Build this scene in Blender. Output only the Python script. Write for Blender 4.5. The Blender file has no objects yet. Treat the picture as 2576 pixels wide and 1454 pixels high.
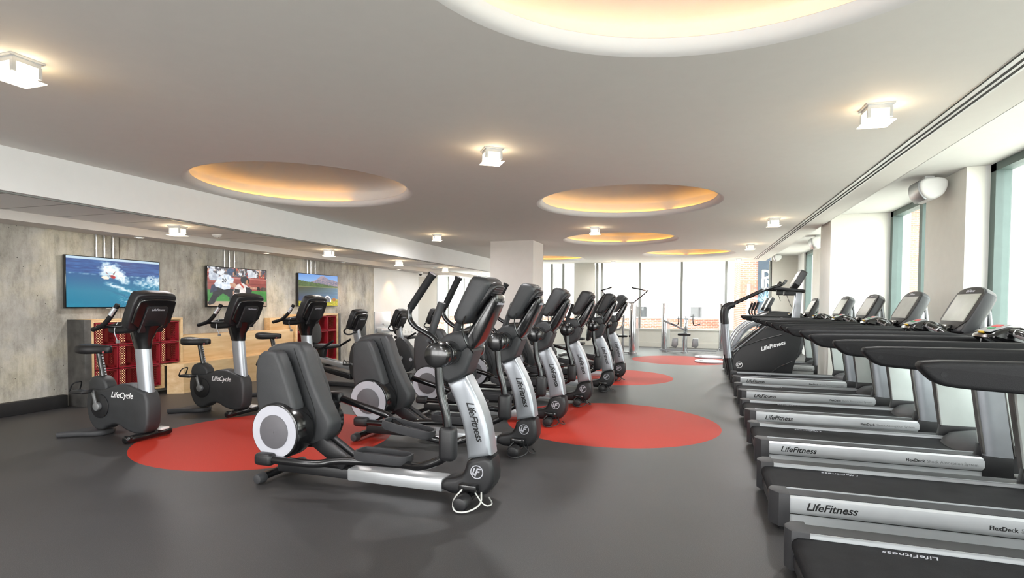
import bpy, bmesh, math, random
from mathutils import Vector, Matrix, Euler
random.seed(4)
PI = math.pi
S = bpy.context.scene
COL = S.collection

# ------------------------------------------------------------ camera
CW, CH, F = 2576, 1454, 1396.05
PIT, YAW, ROL, Y0, H = .02804, .315285, .0074079, 804.73, 1.45
fw = Vector((-math.sin(YAW)*math.cos(PIT), math.cos(YAW)*math.cos(PIT), -math.sin(PIT)))
r_ = Vector((math.cos(YAW), math.sin(YAW), 0)); u_ = r_.cross(fw)
rr = r_*math.cos(ROL)+u_*math.sin(ROL); uu = u_*math.cos(ROL)-r_*math.sin(ROL)
cd = bpy.data.cameras.new('camera'); cam = bpy.data.objects.new('camera', cd); COL.objects.link(cam)
cd.sensor_width = 36; cd.lens = 36*F/CW; cd.shift_y = (Y0-CH/2)/CW; cd.clip_end = 300
cam.matrix_world = Matrix(((rr.x, uu.x, -fw.x, 0), (rr.y, uu.y, -fw.y, 0), (rr.z, uu.z, -fw.z, H), (0, 0, 0, 1)))
S.camera = cam

# ------------------------------------------------------------ materials
def nm(name):
    m = bpy.data.materials.new(name); m.use_nodes = True
    nt = m.node_tree; return m, nt, nt.nodes, nt.links, nt.nodes['Principled BSDF']
def srgb(h):
    c = [int(h[i:i+2], 16)/255 for i in (0, 2, 4)]
    return tuple(((x+.055)/1.055)**2.4 if x > .04 else x/12.92 for x in c)+(1,)
def coords(nt, scale=(1, 1, 1), obj=True):
    tc = nt.nodes.new('ShaderNodeTexCoord'); mp = nt.nodes.new('ShaderNodeMapping')
    mp.inputs['Scale'].default_value = scale
    nt.links.new(tc.outputs['Object'], mp.inputs[0]); return mp.outputs[0]
def noise(nt, vec, scale, detail=4, rough=.5):
    n = nt.nodes.new('ShaderNodeTexNoise'); n.inputs['Scale'].default_value = scale
    n.inputs['Detail'].default_value = detail; n.inputs['Roughness'].default_value = rough
    nt.links.new(vec, n.inputs['Vector']); return n.outputs['Fac']
def ramp(nt, fac, stops):
    n = nt.nodes.new('ShaderNodeValToRGB'); e = n.color_ramp.elements
    e[0].position, e[0].color = stops[0]; e[1].position, e[1].color = stops[-1]
    for p, c in stops[1:-1]:
        k = e.new(p); k.color = c
    nt.links.new(fac, n.inputs[0]); return n.outputs[0]
def mixc(nt, fac, a, b, mode='MIX'):
    n = nt.nodes.new('ShaderNodeMix'); n.data_type = 'RGBA'; n.blend_type = mode
    for i, v in ((0, fac), (6, a), (7, b)):
        if hasattr(v, 'is_output') or isinstance(v, bpy.types.NodeSocket): nt.links.new(v, n.inputs[i])
        else: n.inputs[i].default_value = v
    return n.outputs[2]
def bump(nt, b, fac, st, dist=.01):
    n = nt.nodes.new('ShaderNodeBump'); n.inputs['Strength'].default_value = st; n.inputs['Distance'].default_value = dist
    nt.links.new(fac, n.inputs['Height']); nt.links.new(n.outputs[0], b.inputs['Normal'])
def plain(name, col, rough=.5, metal=0, nz=None, var=0, spec=.5, coat=0):
    """procedural base: a little colour and roughness variation, optional grain bump (scale, strength)"""
    m, nt, N, L, b = nm(name)
    c = srgb(col) if isinstance(col, str) else col
    v = coords(nt)
    f = noise(nt, v, 9, 3)
    a = tuple(x*(1-var) for x in c[:3])+(1,); d = tuple(min(1, x*(1+var)) for x in c[:3])+(1,)
    L.new(ramp(nt, f, [(.3, a), (.7, d)]), b.inputs['Base Color'])
    b.inputs['Roughness'].default_value = rough; b.inputs['Metallic'].default_value = metal
    b.inputs['Specular IOR Level'].default_value = spec
    b.inputs['Coat Weight'].default_value = coat; b.inputs['Coat Roughness'].default_value = .15
    if nz: bump(nt, b, noise(nt, v, nz[0], 2), nz[1], .002)
    return m
def emit(name, col, st):
    m, nt, N, L, b = nm(name); c = srgb(col) if isinstance(col, str) else col
    b.inputs['Base Color'].default_value = c; b.inputs['Emission Color'].default_value = c
    b.inputs['Emission Strength'].default_value = st; return m

M = {}
M['blk'] = plain('black_plastic', '1d1d1f', .38, 0, (420, .35), .1)
M['shell'] = plain('charcoal_grained_plastic', '323335', .42, 0, (500, .5), .12)
M['gloss'] = plain('gloss_black', '121213', .16, 0, None, .05, coat=.5)
M['tube'] = plain('black_enamel_tube', '101012', .2, 0, None, .05, coat=.3)
M['rub'] = plain('black_rubber', '141416', .62, 0, (300, .4), .1, spec=.3)
M['sil'] = plain('silver_paint', 'a2a6ac', .33, .55, None, .04)
M['sil2'] = plain('satin_aluminium', 'c4c7ca', .3, .6, None, .03)
M['pnl'] = plain('pale_silver_panel', 'bec1c4', .35, .25, None, .03)
M['ring'] = plain('pale_grey_plastic', 'b4b4bc', .4, 0, None, .03)
M['disc'] = plain('mid_grey_plastic', '5c5a5e', .5, 0, (300, .2), .05)
M['pan'] = plain('pale_green_grey_panel', 'c2c9c6', .4, .15, None, .03)
M['dgr'] = plain('dark_grey_plastic', '3a3a3c', .5, 0, (300, .3), .08, spec=.3)
M['chr'] = plain('chrome', 'c9c9cb', .14, .95, None, .02)
M['bel'] = plain('steel_frame_grey', '9a9c9e', .35, .6, None, .05)
M['pad'] = plain('black_vinyl', '1b1a1c', .45, 0, (160, .4), .1)
M['wht'] = plain('white_wall_paint', 'e0dfdc', .75, 0, (60, .05), .01)
M['gry'] = plain('grey_wall_paint', 'cfc9c4', .75, 0, (60, .05), .015)
M['bei'] = plain('beige_wall_paint', 'c9c6bd', .75, 0, (60, .05), .015)
M['pier'] = plain('pier_paint', 'e4e2da', .75, 0, (60, .05), .015)
M['cei'] = plain('ceiling_paint', 'dedbd6', .8, 0, (40, .04), .01)
M['beam'] = plain('beam_paint', 'e2e2e2', .75, 0, None, .01)
M['dome'] = plain('cove_dome_paint', 'dddbd9', .7, 0, None, .01)
M['whp'] = plain('white_plastic', 'e4e4e2', .35, 0, None, .02)
M['grn'] = plain('grey_green_window_frame', '566562', .5, 0, None, .04)
M['wfr'] = plain('pale_window_frame', '868884', .5, 0, None, .03)
M['drk'] = plain('dark_slot', '141414', .8, 0, None, .1)
M['txb'] = plain('black_lettering', '101010', .5); M['txw'] = plain('white_lettering', 'e8e8e8', .5)
M['txg'] = plain('grey_lettering', '77797a', .5)
M['redl'] = plain('red_lever', 'a01822', .4)
M['yel'] = plain('yellow_sticker', 'c9a21c', .5)
M['amb'] = emit('amber_cove_light', (1, .48, .05, 1), 12)
M['lamp'] = emit('warm_lamp_glass', (1, .80, .50, 1), 6)
M['down'] = emit('downlight_lens', (1, .82, .6, 1), 6)
M['ledr'] = emit('red_display', (1, .12, .1, 1), .2); M['ledg'] = emit('green_display', (.1, .6, .25, 1), .12)
for k_, c_ in (('ledr', (.22, .03, .03, 1)), ('ledg', (.03, .14, .06, 1))): M[k_].node_tree.nodes['Principled BSDF'].inputs['Base Color'].default_value = c_
M['scr'] = plain('unlit_console_screen', '8f9185', .35, 0, None, .06, spec=.15)
M['bez'] = plain('console_bezel', '3c3a38', .5, 0, None, .05, spec=.15)
M['steel'] = plain('dark_steel_sheet', '585654', .5, .4, None, .25)
M['base'] = plain('black_rubber_base', '1c1b1c', .6, 0, (40, .2), .15)
M['crate'] = plain('red_crate_plastic', '8e1426', .38, 0, None, .08)
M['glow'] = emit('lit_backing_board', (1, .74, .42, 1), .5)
M['blue'] = plain('blue_towel', '2c5fae', .9, 0, (120, .5), .2)

def floor_mat():
    m, nt, N, L, b = nm('speckled_rubber_floor'); v = coords(nt)
    f = noise(nt, v, 260, 2, .7); g = noise(nt, v, 1.1, 4)
    c = ramp(nt, f, [(.35, srgb('2d2c2e')), (.55, srgb('413f3f')), (.8, srgb('686664'))])
    c2 = mixc(nt, .35, c, ramp(nt, g, [(.3, (.55, .55, .55, 1)), (.7, (1, 1, 1, 1))]), 'MULTIPLY')
    L.new(c2, b.inputs['Base Color']); b.inputs['Roughness'].default_value = .47; b.inputs['Specular IOR Level'].default_value = .55
    bump(nt, b, f, .35, .002); return m
def red_mat():
    m, nt, N, L, b = nm('red_rubber_inlay'); v = coords(nt)
    f = noise(nt, v, 240, 2, .7)
    L.new(ramp(nt, f, [(.3, srgb('9a2419')), (.55, srgb('b9301f')), (.8, srgb('d2584a'))]), b.inputs['Base Color'])
    b.inputs['Roughness'].default_value = .6; b.inputs['Specular IOR Level'].default_value = .3; bump(nt, b, f, .3, .002); return m
def concrete_mat():
    m, nt, N, L, b = nm('board_marked_concrete')
    v = coords(nt); vs = coords(nt, (1, 1, .55)); vb = coords(nt, (1, 1, .09))
    big = noise(nt, v, 1.1, 5, .6); st = noise(nt, vs, 2.6, 8, .75); fine = noise(nt, v, 60, 4, .7); st2 = noise(nt, vb, 14, 5, .7)
    c = ramp(nt, big, [(.28, srgb('a09c96')), (.48, srgb('bcb8b1')), (.62, srgb('cec7b6')), (.8, srgb('d8d5d0'))])
    c = mixc(nt, .75, c, ramp(nt, st, [(.34, srgb('908b83')), (.48, srgb('d8d5cf')), (.66, (1, 1, 1, 1))]), 'MULTIPLY')
    c = mixc(nt, .3, c, ramp(nt, st2, [(.3, srgb('8f8b86')), (.5, (1, 1, 1, 1))]), 'MULTIPLY')
    c = mixc(nt, .6, c, ramp(nt, fine, [(.2, srgb('7a756c')), (.42, (1, 1, 1, 1))]), 'MULTIPLY')
    # form joints every ~1.2 m along the wall and little voids
    br = N.new('ShaderNodeTexBrick'); br.offset = 0; br.inputs['Scale'].default_value = 1
    br.inputs['Brick Width'].default_value = 2.44; br.inputs['Row Height'].default_value = 9; br.inputs['Mortar Size'].default_value = .006
    br.inputs['Color1'].default_value = br.inputs['Color2'].default_value = (1, 1, 1, 1); br.inputs['Mortar'].default_value = srgb('8a8478')
    sx = N.new('ShaderNodeSeparateXYZ'); cx = N.new('ShaderNodeCombineXYZ'); L.new(v, sx.inputs[0])
    ad = N.new('ShaderNodeMath'); ad.operation = 'ADD'; ad.inputs[1].default_value = -1.28+.05
    L.new(sx.outputs[1], ad.inputs[0]); L.new(ad.outputs[0], cx.inputs[0]); L.new(sx.outputs[2], cx.inputs[1]); L.new(cx.outputs[0], br.inputs[0])
    c = mixc(nt, 1.0, c, br.outputs[0], 'MULTIPLY')
    vo = N.new('ShaderNodeTexVoronoi'); vo.inputs['Scale'].default_value = 9; L.new(v, vo.inputs[0])
    c = mixc(nt, 1.0, c, ramp(nt, vo.outputs['Distance'], [(.045, srgb('5a5650')), (.07, (1, 1, 1, 1))]), 'MULTIPLY')
    L.new(c, b.inputs['Base Color']); b.inputs['Roughness'].default_value = .8
    bump(nt, b, st, .3, .01); return m
def ply_mat():
    m, nt, N, L, b = nm('birch_plywood'); vs = coords(nt, (6, 1, 9)); f = noise(nt, vs, 1.6, 5, .6); g = noise(nt, coords(nt), 1.3, 3)
    c = ramp(nt, f, [(.3, srgb('cdab7c')), (.6, srgb('dfc498')), (.8, srgb('ead7b4'))])
    L.new(mixc(nt, .3, c, ramp(nt, g, [(.3, srgb('c8a070')), (.7, (1, 1, 1, 1))]), 'MULTIPLY'), b.inputs['Base Color'])
    b.inputs['Roughness'].default_value = .42; return m
def tile_mat():
    m, nt, N, L, b = nm('acoustic_tile'); v = coords(nt)
    br = N.new('ShaderNodeTexBrick'); br.offset = 0; br.inputs['Scale'].default_value = 1
    br.inputs['Brick Width'].default_value = 2.6; br.inputs['Row Height'].default_value = .62; br.inputs['Mortar Size'].default_value = .008
    br.inputs['Color1'].default_value = srgb('ecebea'); br.inputs['Color2'].default_value = srgb('e6e5e4'); br.inputs['Mortar'].default_value = srgb('7c7a78')
    L.new(v, br.inputs[0]); L.new(br.outputs[0], b.inputs['Base Color']); b.inputs['Roughness'].default_value = .85
    bump(nt, b, noise(nt, v, 150, 3), .3, .004); return m
def glass_mat():
    m, nt, N, L, b = nm('window_glass'); N.remove(b)
    t = N.new('ShaderNodeBsdfTransparent'); t.inputs[0].default_value = (.93, .97, .96, 1)
    g = N.new('ShaderNodeBsdfGlossy'); g.inputs['Roughness'].default_value = .03
    lw = N.new('ShaderNodeLayerWeight'); lw.inputs[0].default_value = .5; pw = N.new('ShaderNodeMath'); pw.operation = 'POWER'; pw.inputs[1].default_value = 5
    L.new(lw.outputs['Facing'], pw.inputs[0]); fr = N.new('ShaderNodeMath'); fr.operation = 'MULTIPLY_ADD'; fr.inputs[1].default_value = .7; fr.inputs[2].default_value = .03
    L.new(pw.outputs[0], fr.inputs[0]); mx = N.new('ShaderNodeMixShader')
    L.new(fr.outputs[0], mx.inputs[0]); L.new(t.outputs[0], mx.inputs[1]); L.new(g.outputs[0], mx.inputs[2])
    L.new(mx.outputs[0], N['Material Output'].inputs[0]); return m
def brick_mat(name, a, c, mo):
    m, nt, N, L, b = nm(name); v = coords(nt)
    br = N.new('ShaderNodeTexBrick'); br.inputs['Scale'].default_value = 1
    br.inputs['Brick Width'].default_value = .24; br.inputs['Row Height'].default_value = .085; br.inputs['Mortar Size'].default_value = .008
    br.inputs['Color1'].default_value = srgb(a); br.inputs['Color2'].default_value = srgb(c); br.inputs['Mortar'].default_value = srgb(mo)
    sx = N.new('ShaderNodeSeparateXYZ'); cx = N.new('ShaderNodeCombineXYZ'); L.new(v, sx.inputs[0])
    ad = N.new('ShaderNodeMath'); ad.operation = 'ADD'; L.new(sx.outputs[0], ad.inputs[0]); L.new(sx.outputs[1], ad.inputs[1])
    L.new(ad.outputs[0], cx.inputs[0]); L.new(sx.outputs[2], cx.inputs[1]); L.new(cx.outputs[0], br.inputs[0])
    L.new(br.outputs[0], b.inputs['Base Color']); b.inputs['Roughness'].default_value = .9; return m
def corr_mat():
    m, nt, N, L, b = nm('white_corrugated_cladding'); v = coords(nt, (1, 1, 1))
    w = N.new('ShaderNodeTexWave'); w.inputs['Scale'].default_value = 1.6; w.bands_direction = 'X'; L.new(v, w.inputs[0])
    L.new(ramp(nt, w.outputs['Fac'], [(.0, srgb('c4c6c4')), (.4, srgb('e2e3e1'))]), b.inputs['Base Color'])
    b.inputs['Roughness'].default_value = .6; bump(nt, b, w.outputs['Fac'], .5, .03); return m
M['floor'] = floor_mat(); M['red'] = red_mat(); M['con'] = concrete_mat(); M['ply'] = ply_mat(); M['tile'] = tile_mat()
M['glass'] = glass_mat(); M['brick'] = brick_mat('red_brick', 'a4604f', '8f5244', 'a89a90'); M['corr'] = corr_mat()
M['twr'] = brick_mat('tower_brick', 'b3a79c', 'a89c92', 'b9b2aa')
def frost():
    m, nt, N, L, b = nm('clear_shield'); b.inputs['Base Color'].default_value = (.8, .86, .85, 1)
    b.inputs['Roughness'].default_value = .25; b.inputs['Alpha'].default_value = .45; return m
M['frost'] = frost()

# ------------------------------------------------------------ mesh builder
def chaikin(p, n=2, closed=True):
    for _ in range(n):
        q = []
        for i in range(len(p) if closed else len(p)-1):
            a, b = Vector(p[i]), Vector(p[(i+1) % len(p)])
            q += [tuple(a*.75+b*.25), tuple(a*.25+b*.75)]
        if not closed: q = [tuple(p[0])]+q+[tuple(p[-1])]
        p = q
    return p
class B:
    def __init__(s): s.bm = bmesh.new(); s.mi = 0
    def _f(s, vs):
        try:
            f = s.bm.faces.new(vs); f.material_index = s.mi; f.smooth = True; return f
        except ValueError: return None
    def box(s, x0, x1, y0, y1, z0, z1, bev=0, mat=None, seg=2):
        v = [s.bm.verts.new(c) for c in ((x0, y0, z0), (x1, y0, z0), (x1, y1, z0), (x0, y1, z0), (x0, y0, z1), (x1, y0, z1), (x1, y1, z1), (x0, y1, z1))]
        fs = [s._f([v[i] for i in q]) for q in ((3, 2, 1, 0), (4, 5, 6, 7), (0, 1, 5, 4), (1, 2, 6, 5), (2, 3, 7, 6), (3, 0, 4, 7))]
        if bev:
            es = list({e for f in fs for e in f.edges})
            r = bmesh.ops.bevel(s.bm, geom=es, offset=bev, segments=seg, profile=.5, affect='EDGES', clamp_overlap=True)
            v = list({q for f in r['faces'] for q in f.verts})+[q for q in v if q.is_valid]
        if mat is not None: bmesh.ops.transform(s.bm, matrix=mat, verts=list(set(v)))
        return s
    def rbox(s, c, d, rot, bev=0, seg=2):
        return s.box(-d[0]/2, d[0]/2, -d[1]/2, d[1]/2, -d[2]/2, d[2]/2, bev, Matrix.Translation(c) @ Euler(rot).to_matrix().to_4x4(), seg)
    def loops(s, ls, cap=True, closed=True):
        vs = [[s.bm.verts.new(c) for c in l] for l in ls]; n = len(vs[0])
        for a, b in zip(vs, vs[1:]):
            for i in range(n if closed else n-1): s._f([a[i], a[(i+1) % n], b[(i+1) % n], b[i]])
        if cap: s._f(vs[0][::-1]); s._f(vs[-1])
        return s
    def shell(s, pts, a0, a1, w=.01, k=3, ax='y', w1=None):
        """closed outline (2D) swept along an axis with rounded rims of radius w"""
        w1 = w if w1 is None else w1
        p = [Vector(q) for q in pts]; n = len(p)
        if sum(p[i].x*p[(i+1) % n].y-p[(i+1) % n].x*p[i].y for i in range(n)) < 0: p.reverse()
        nr = []
        for i in range(n):
            d1 = (p[i]-p[i-1]).normalized(); d2 = (p[(i+1) % n]-p[i]).normalized()
            a, b = Vector((-d1.y, d1.x)), Vector((-d2.y, d2.x)); m = (a+b)
            m = m.normalized() if m.length > 1e-6 else a
            nr.append(m/max(.5, m.dot(a)))
        ls = []
        def L(off, t):
            l = []
            for q, m in zip(p, nr):
                e = q+m*off
                l.append((e.x, t, e.y) if ax == 'y' else (e.x, e.y, t) if ax == 'z' else (t, e.x, e.y))
            ls.append(l)
        if w > 0:
            for i in range(k): t = i/k*PI/2; L(w*(1-math.sin(t)), a0+w*(1-math.cos(t)))
        L(0, a0+w); L(0, a1-w1)
        if w1 > 0:
            for i in range(k-1, -1, -1): t = i/k*PI/2; L(w1*(1-math.sin(t)), a1-w1*(1-math.cos(t)))
        if ax == 'y': ls.reverse()
        return s.loops(ls)
    def tube(s, pts, r, n=12, smooth=2, ry=None, cap=True):
        P = [Vector(q) for q in (chaikin(pts, smooth, False) if smooth and len(pts) > 2 else pts)]
        rad = r if isinstance(r, (list, tuple)) else None
        ls = []; up = None
        for i, q in enumerate(P):
            t = (P[min(i+1, len(P)-1)]-P[max(i-1, 0)]).normalized()
            if up is None: up = Vector((0, 1, 0)) if abs(t.y) < .9 else Vector((0, 0, 1))
            u = (up-t*up.dot(t)).normalized(); up = u; v = t.cross(u)
            if rad: f = i/(len(P)-1)*(len(rad)-1); j = min(int(f), len(rad)-2); R = rad[j]+(rad[j+1]-rad[j])*(f-j)
            else: R = r
            R2 = R if ry is None else R*ry
            ls.append([tuple(q+u*math.cos(a)*R2+v*math.sin(a)*R) for a in (2*PI*k/n for k in range(n))])
        return s.loops(ls, cap)
    def cyl(s, a, b, r, r2=None, n=20, bev=0):
        a, b = Vector(a), Vector(b); r2 = r if r2 is None else r2; d = (b-a).normalized()
        P, R = ([a, b], [r, r2])
        if bev: P = [a, a+d*bev*.3, a+d*bev, b-d*bev, b-d*bev*.3, b]; R = [r-bev, r-bev*.3, r, r2, r2-bev*.3, r2-bev]
        up = Vector((0, 0, 1)) if abs(d.z) < .9 else Vector((1, 0, 0)); u = (up-d*up.dot(d)).normalized(); v = d.cross(u)
        return s.loops([[tuple(q+u*math.cos(t)*x+v*math.sin(t)*x) for t in (2*PI*k/n for k in range(n))] for q, x in zip(P, R)])
    def ell(s, c, r, n=16, m=10):
        ls = []
        for i in range(m+1):
            a = -PI/2+PI*i/m; a = max(-PI/2+.02, min(PI/2-.02, a))
            ls.append([(c[0]+r[0]*math.cos(a)*math.cos(t), c[1]+r[1]*math.cos(a)*math.sin(t), c[2]+r[2]*math.sin(a)) for t in (2*PI*k/n for k in range(n))])
        return s.loops(ls)
    def lathe(s, prof, c=(0, 0), n=64):
        return s.loops([[(c[0]+r*math.cos(2*PI*k/n), c[1]+r*math.sin(2*PI*k/n), z) for k in range(n)] for r, z in prof], False)
    def quad(s, *v): s._f([s.bm.verts.new(c) for c in v]); return s
    def bar(s, a, b, w, h, bev=0):
        """rectangular bar from a to b, w across, h deep"""
        a, b = Vector(a), Vector(b); d = b-a
        q = d.to_track_quat('X', 'Z').to_matrix().to_4x4()
        return s.box(0, d.length, -w/2, w/2, -h/2, h/2, bev, Matrix.Translation(a) @ q)
    def build(s, name, mats, parent=None, ang=38, fix=True):
        if fix: bmesh.ops.recalc_face_normals(s.bm, faces=s.bm.faces[:])
        me = bpy.data.meshes.new(name); s.bm.to_mesh(me); s.bm.free()
        for m in (mats if isinstance(mats, (list, tuple)) else [mats]): me.materials.append(M[m])
        try: me.set_sharp_from_angle(angle=math.radians(ang))
        except Exception: pass
        o = bpy.data.objects.new(name, me); COL.objects.link(o)
        if parent is not None: o.parent = parent
        return o
def tag(o, label=None, cat=None, group=None, kind=None):
    for k, v in (('label', label), ('category', cat), ('group', group), ('kind', kind)):
        if v: o[k] = v
    return o
def thing(name, label, cat, loc=(0, 0, 0), rz=0, group=None):
    o = bpy.data.objects.new(name, None); COL.objects.link(o); o.location = loc; o.rotation_euler = (0, 0, rz)
    o.empty_display_size = .1
    return tag(o, label, cat, group)
def dup(root, loc=None, rz=None, label=None, group=None):
    kids = {}
    for o in list(COL.objects):
        if o.parent is not None: kids.setdefault(o.parent.name, []).append(o)
    def cp(o, par):
        c = o.copy(); COL.objects.link(c); c.parent = par
        if par is not None: c.matrix_parent_inverse = o.matrix_parent_inverse.copy()
        for k in kids.get(o.name, []): cp(k, c)
        return c
    c = cp(root, None)
    if loc is not None: c.location = loc
    if rz is not None: c.rotation_euler = (0, 0, rz)
    if label: c['label'] = label
    if group: c['group'] = group
    return c
TX = {}
def text(par, name, st, size, mat, loc, rot, shear=.25, ext=.0008, bold=.0, sp=1.0, label=None):
    key = (st, size, shear, bold, mat)
    if key not in TX:
        cu = bpy.data.curves.new('txt', 'FONT'); cu.body = st; cu.size = size; cu.shear = shear; cu.extrude = ext
        cu.offset = bold; cu.align_x = 'CENTER'; cu.align_y = 'CENTER'; cu.space_character = sp; cu.resolution_u = 3
        t = bpy.data.objects.new('txt', cu); COL.objects.link(t); bpy.context.view_layer.update()
        me = bpy.data.meshes.new_from_object(t.evaluated_get(bpy.context.evaluated_depsgraph_get()))
        bpy.data.objects.remove(t); bpy.data.curves.remove(cu); me.name = name; me.materials.clear(); me.materials.append(M[mat]); TX[key] = me
    o = bpy.data.objects.new(name, TX[key]); COL.objects.link(o); o.parent = par; o.location = loc; o.rotation_euler = rot
    if label: o['label'] = label
    return o
def emblem(par, c, r, mat, rot=(PI/2, 0, 0), name='emblem'):
    """ring with the two letters inside, facing -y by default"""
    b = B(); n = 28; ls = []
    for rad, z in ((r, 0), (r, .0015), (r*.86, .0015), (r*.86, 0)): ls.append([(rad*math.cos(2*PI*k/n), rad*math.sin(2*PI*k/n), z) for k in range(n)])
    b.loops(ls, False)
    for q in (((-.45, .55), (-.25, .55), (-.5, -.2), (-.05, -.2), (-.12, -.42), (-.78, -.42)), ((.0, .55), (.7, .55), (.62, .33), (.16, .33), (.1, .15), (.48, .15), (.4, -.06), (.04, -.06), (-.16, -.62), (-.36, -.62))):
        b.shell([(x*r, y*r) for x, y in q], 0, .0015, 0, ax='z')
    o = b.build(name, mat, par); o.location = c; o.rotation_euler = rot; return o
# ------------------------------------------------------------ room shell
def struct(o): o['kind'] = 'structure'; return o
XL, XR, YB, YF, ZC, ZS, ZT = -8.2, 3.2, 20.0, -5.0, 2.95, 2.41, 2.52
XB, XE, ZR = -6.37, 2.25, 3.1
def planar(name, outline, circles, z, mats, inner_mat=None, down=False):
    bm = bmesh.new(); es = []
    def loop(pts):
        v = [bm.verts.new((x, y, z)) for x, y in pts]; e = [bm.edges.new((v[i], v[(i+1) % len(v)])) for i in range(len(v))]; return v, e
    v, e = loop(outline); es += e; discs = []
    for cx, cy, r in circles:
        v, e = loop([(cx+r*math.cos(2*PI*k/72), cy+r*math.sin(2*PI*k/72)) for k in range(72)]); es += e; discs.append(v)
    bmesh.ops.triangle_fill(bm, use_beauty=True, edges=es, normal=(0, 0, 1))
    for f in [f for f in bm.faces if any((f.calc_center_median().xy-Vector((c[0], c[1]))).length < c[2]*.98 for c in circles)]: bm.faces.remove(f)
    if inner_mat is not None:
        for v in discs: f = bm.faces.new(v); f.material_index = 1
    for f in bm.faces:
        if (f.normal.z > 0) == down or f.normal.z == 0: f.normal_update()
        if (f.normal.z > 0) == down: f.normal_flip()
    me = bpy.data.meshes.new(name); bm.to_mesh(me); bm.free()
    for m in mats: me.materials.append(M[m])
    o = bpy.data.objects.new(name, me); COL.objects.link(o); return struct(o)
FC = [(-4.35, 4.9, 1.29), (-.95, 6.92, 1.29), (-1.62, 11.33, 1.27), (-.3, 15.4, 1.27), (-7.2, 16.2, 1.1), (-4.9, .3, 1.29), (-.6, 1.2, 1.29)]
FC = FC[:4]
planar('floor', [(XL-.3, YF), (XR+.3, YF), (XR+.3, YB+.3), (XL-.3, YB+.3)], FC, 0, ['floor', 'red'], True)
CC = [(.13, 2.13, 1.42), (-4.88, 6.13, 1.40), (-.95, 8.37, 1.34), (-1.62, 12.9, 1.30), (-.17, 16.9, 1.30), (-4.65, 17.85, 1.30)]
planar('ceiling', [(XB, YF), (XE, YF), (XE, YB), (XB, YB)], CC, ZC, ['cei'], None, True)
for i, (cx, cy, r) in enumerate(CC):
    b = B()
    # flared plaster rim, the lip, the light shelf, the upright of the cove and the shallow dome
    b.lathe([(r, ZC), (r-.03, ZC+.006), (r-.055, ZC+.02), (r-.075, ZC+.045), (r-.085, ZC+.075), (r-.078, ZC+.08), (r+.10, ZC+.08), (r+.12, ZC+.10), (r+.12, ZC+.24)]
            + [((r+.12)*math.cos(a), ZC+.24+.16*math.sin(a)) for a in [k/14*PI/2 for k in range(1, 14)]]+[(.001, ZC+.4)], (cx, cy), 72)
    struct(b.build('ceiling_recess', 'dome', fix=False, ang=60))
    b = B(); q = 60
    # amber strip lying on the shelf; two short runs are dark as in the room
    gap = {0: [], 1: [(58, 100)], 2: [(64, 70)], 3: [(86, 90)], 4: [(88, 93)], 5: []}[i]
    for k in range(q):
        a0, a1 = 2*PI*k/q, 2*PI*(k+.97)/q
        if any(g0 <= math.degrees(a0) <= g1 for g0, g1 in gap): continue
        R0, R1 = r+.07, r+.08
        b.loops([[(cx+R*math.cos(a), cy+R*math.sin(a), z) for R, z in ((R0, ZC+.085), (R1, ZC+.085), (R1, ZC+.105), (R0, ZC+.105))] for a in (a0, a1)])
        b.mi = 1; b.quad(*[(cx+(R1+.001)*math.cos(a), cy+(R1+.001)*math.sin(a), z) for a, z in ((a0, ZC+.085), (a1, ZC+.085), (a1, ZC+.105), (a0, ZC+.105))]); b.mi = 0
    where = ['large round cove cut by the top of the picture', 'round cove above the exercise bikes by the white beam', 'round cove in mid ceiling right of the square column',
             'third round cove back along the ceiling', 'shallow looking round cove nearest the back windows on the right', 'half hidden round cove behind the square column'][i]
    o = b.build('cove_light', ['whp', 'amb'], fix=False); tag(o, 'amber light strip inside the '+where, 'cove light')
# beam, side soffit, lowered tile ceiling
b = B(); b.box(XB-.02, XB, YF, YB, ZT, ZC+.1); struct(b.build('ceiling_beam', 'beam'))
b = B(); b.quad((-7.72, YF, ZT), (-7.72, YB, ZT), (XB-.02, YB, ZT), (XB-.02, YF, ZT)); o = struct(b.build('ceiling_tiles', 'tile')); 
b = B(); b.box(XL-.1, -7.72, YF, YB, ZS, ZT+.1); struct(b.build('ceiling_soffit', 'gry'))
b = B(); b.box(XB-.10, XB-.06, YF, YB, ZT-.012, ZT+.01); struct(b.build('trim_1', 'wfr'))
# raised ceiling strip along the windows
b = B(); b.box(XE, XR+.35, YF, YB, ZR, ZR+.1); b.box(XE-.005, XE, YF, YB, ZC, ZR); struct(b.build('ceiling_window_side', 'wht'))
# linear air slot
b = B(); b.mi = 0; b.box(1.80, 1.945, YF, 19.1, ZC-.004, ZC+.002); b.mi = 1
for x in (1.803, 1.858, 1.905): b.box(x, x+(.012 if x < 1.81 else .02), YF, 19.1, ZC-.006, ZC-.003)
o = b.build('air_vent', ['whp', 'drk']); tag(o, 'long white linear air slot with dark grooves running along the ceiling', 'air vent')
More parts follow.
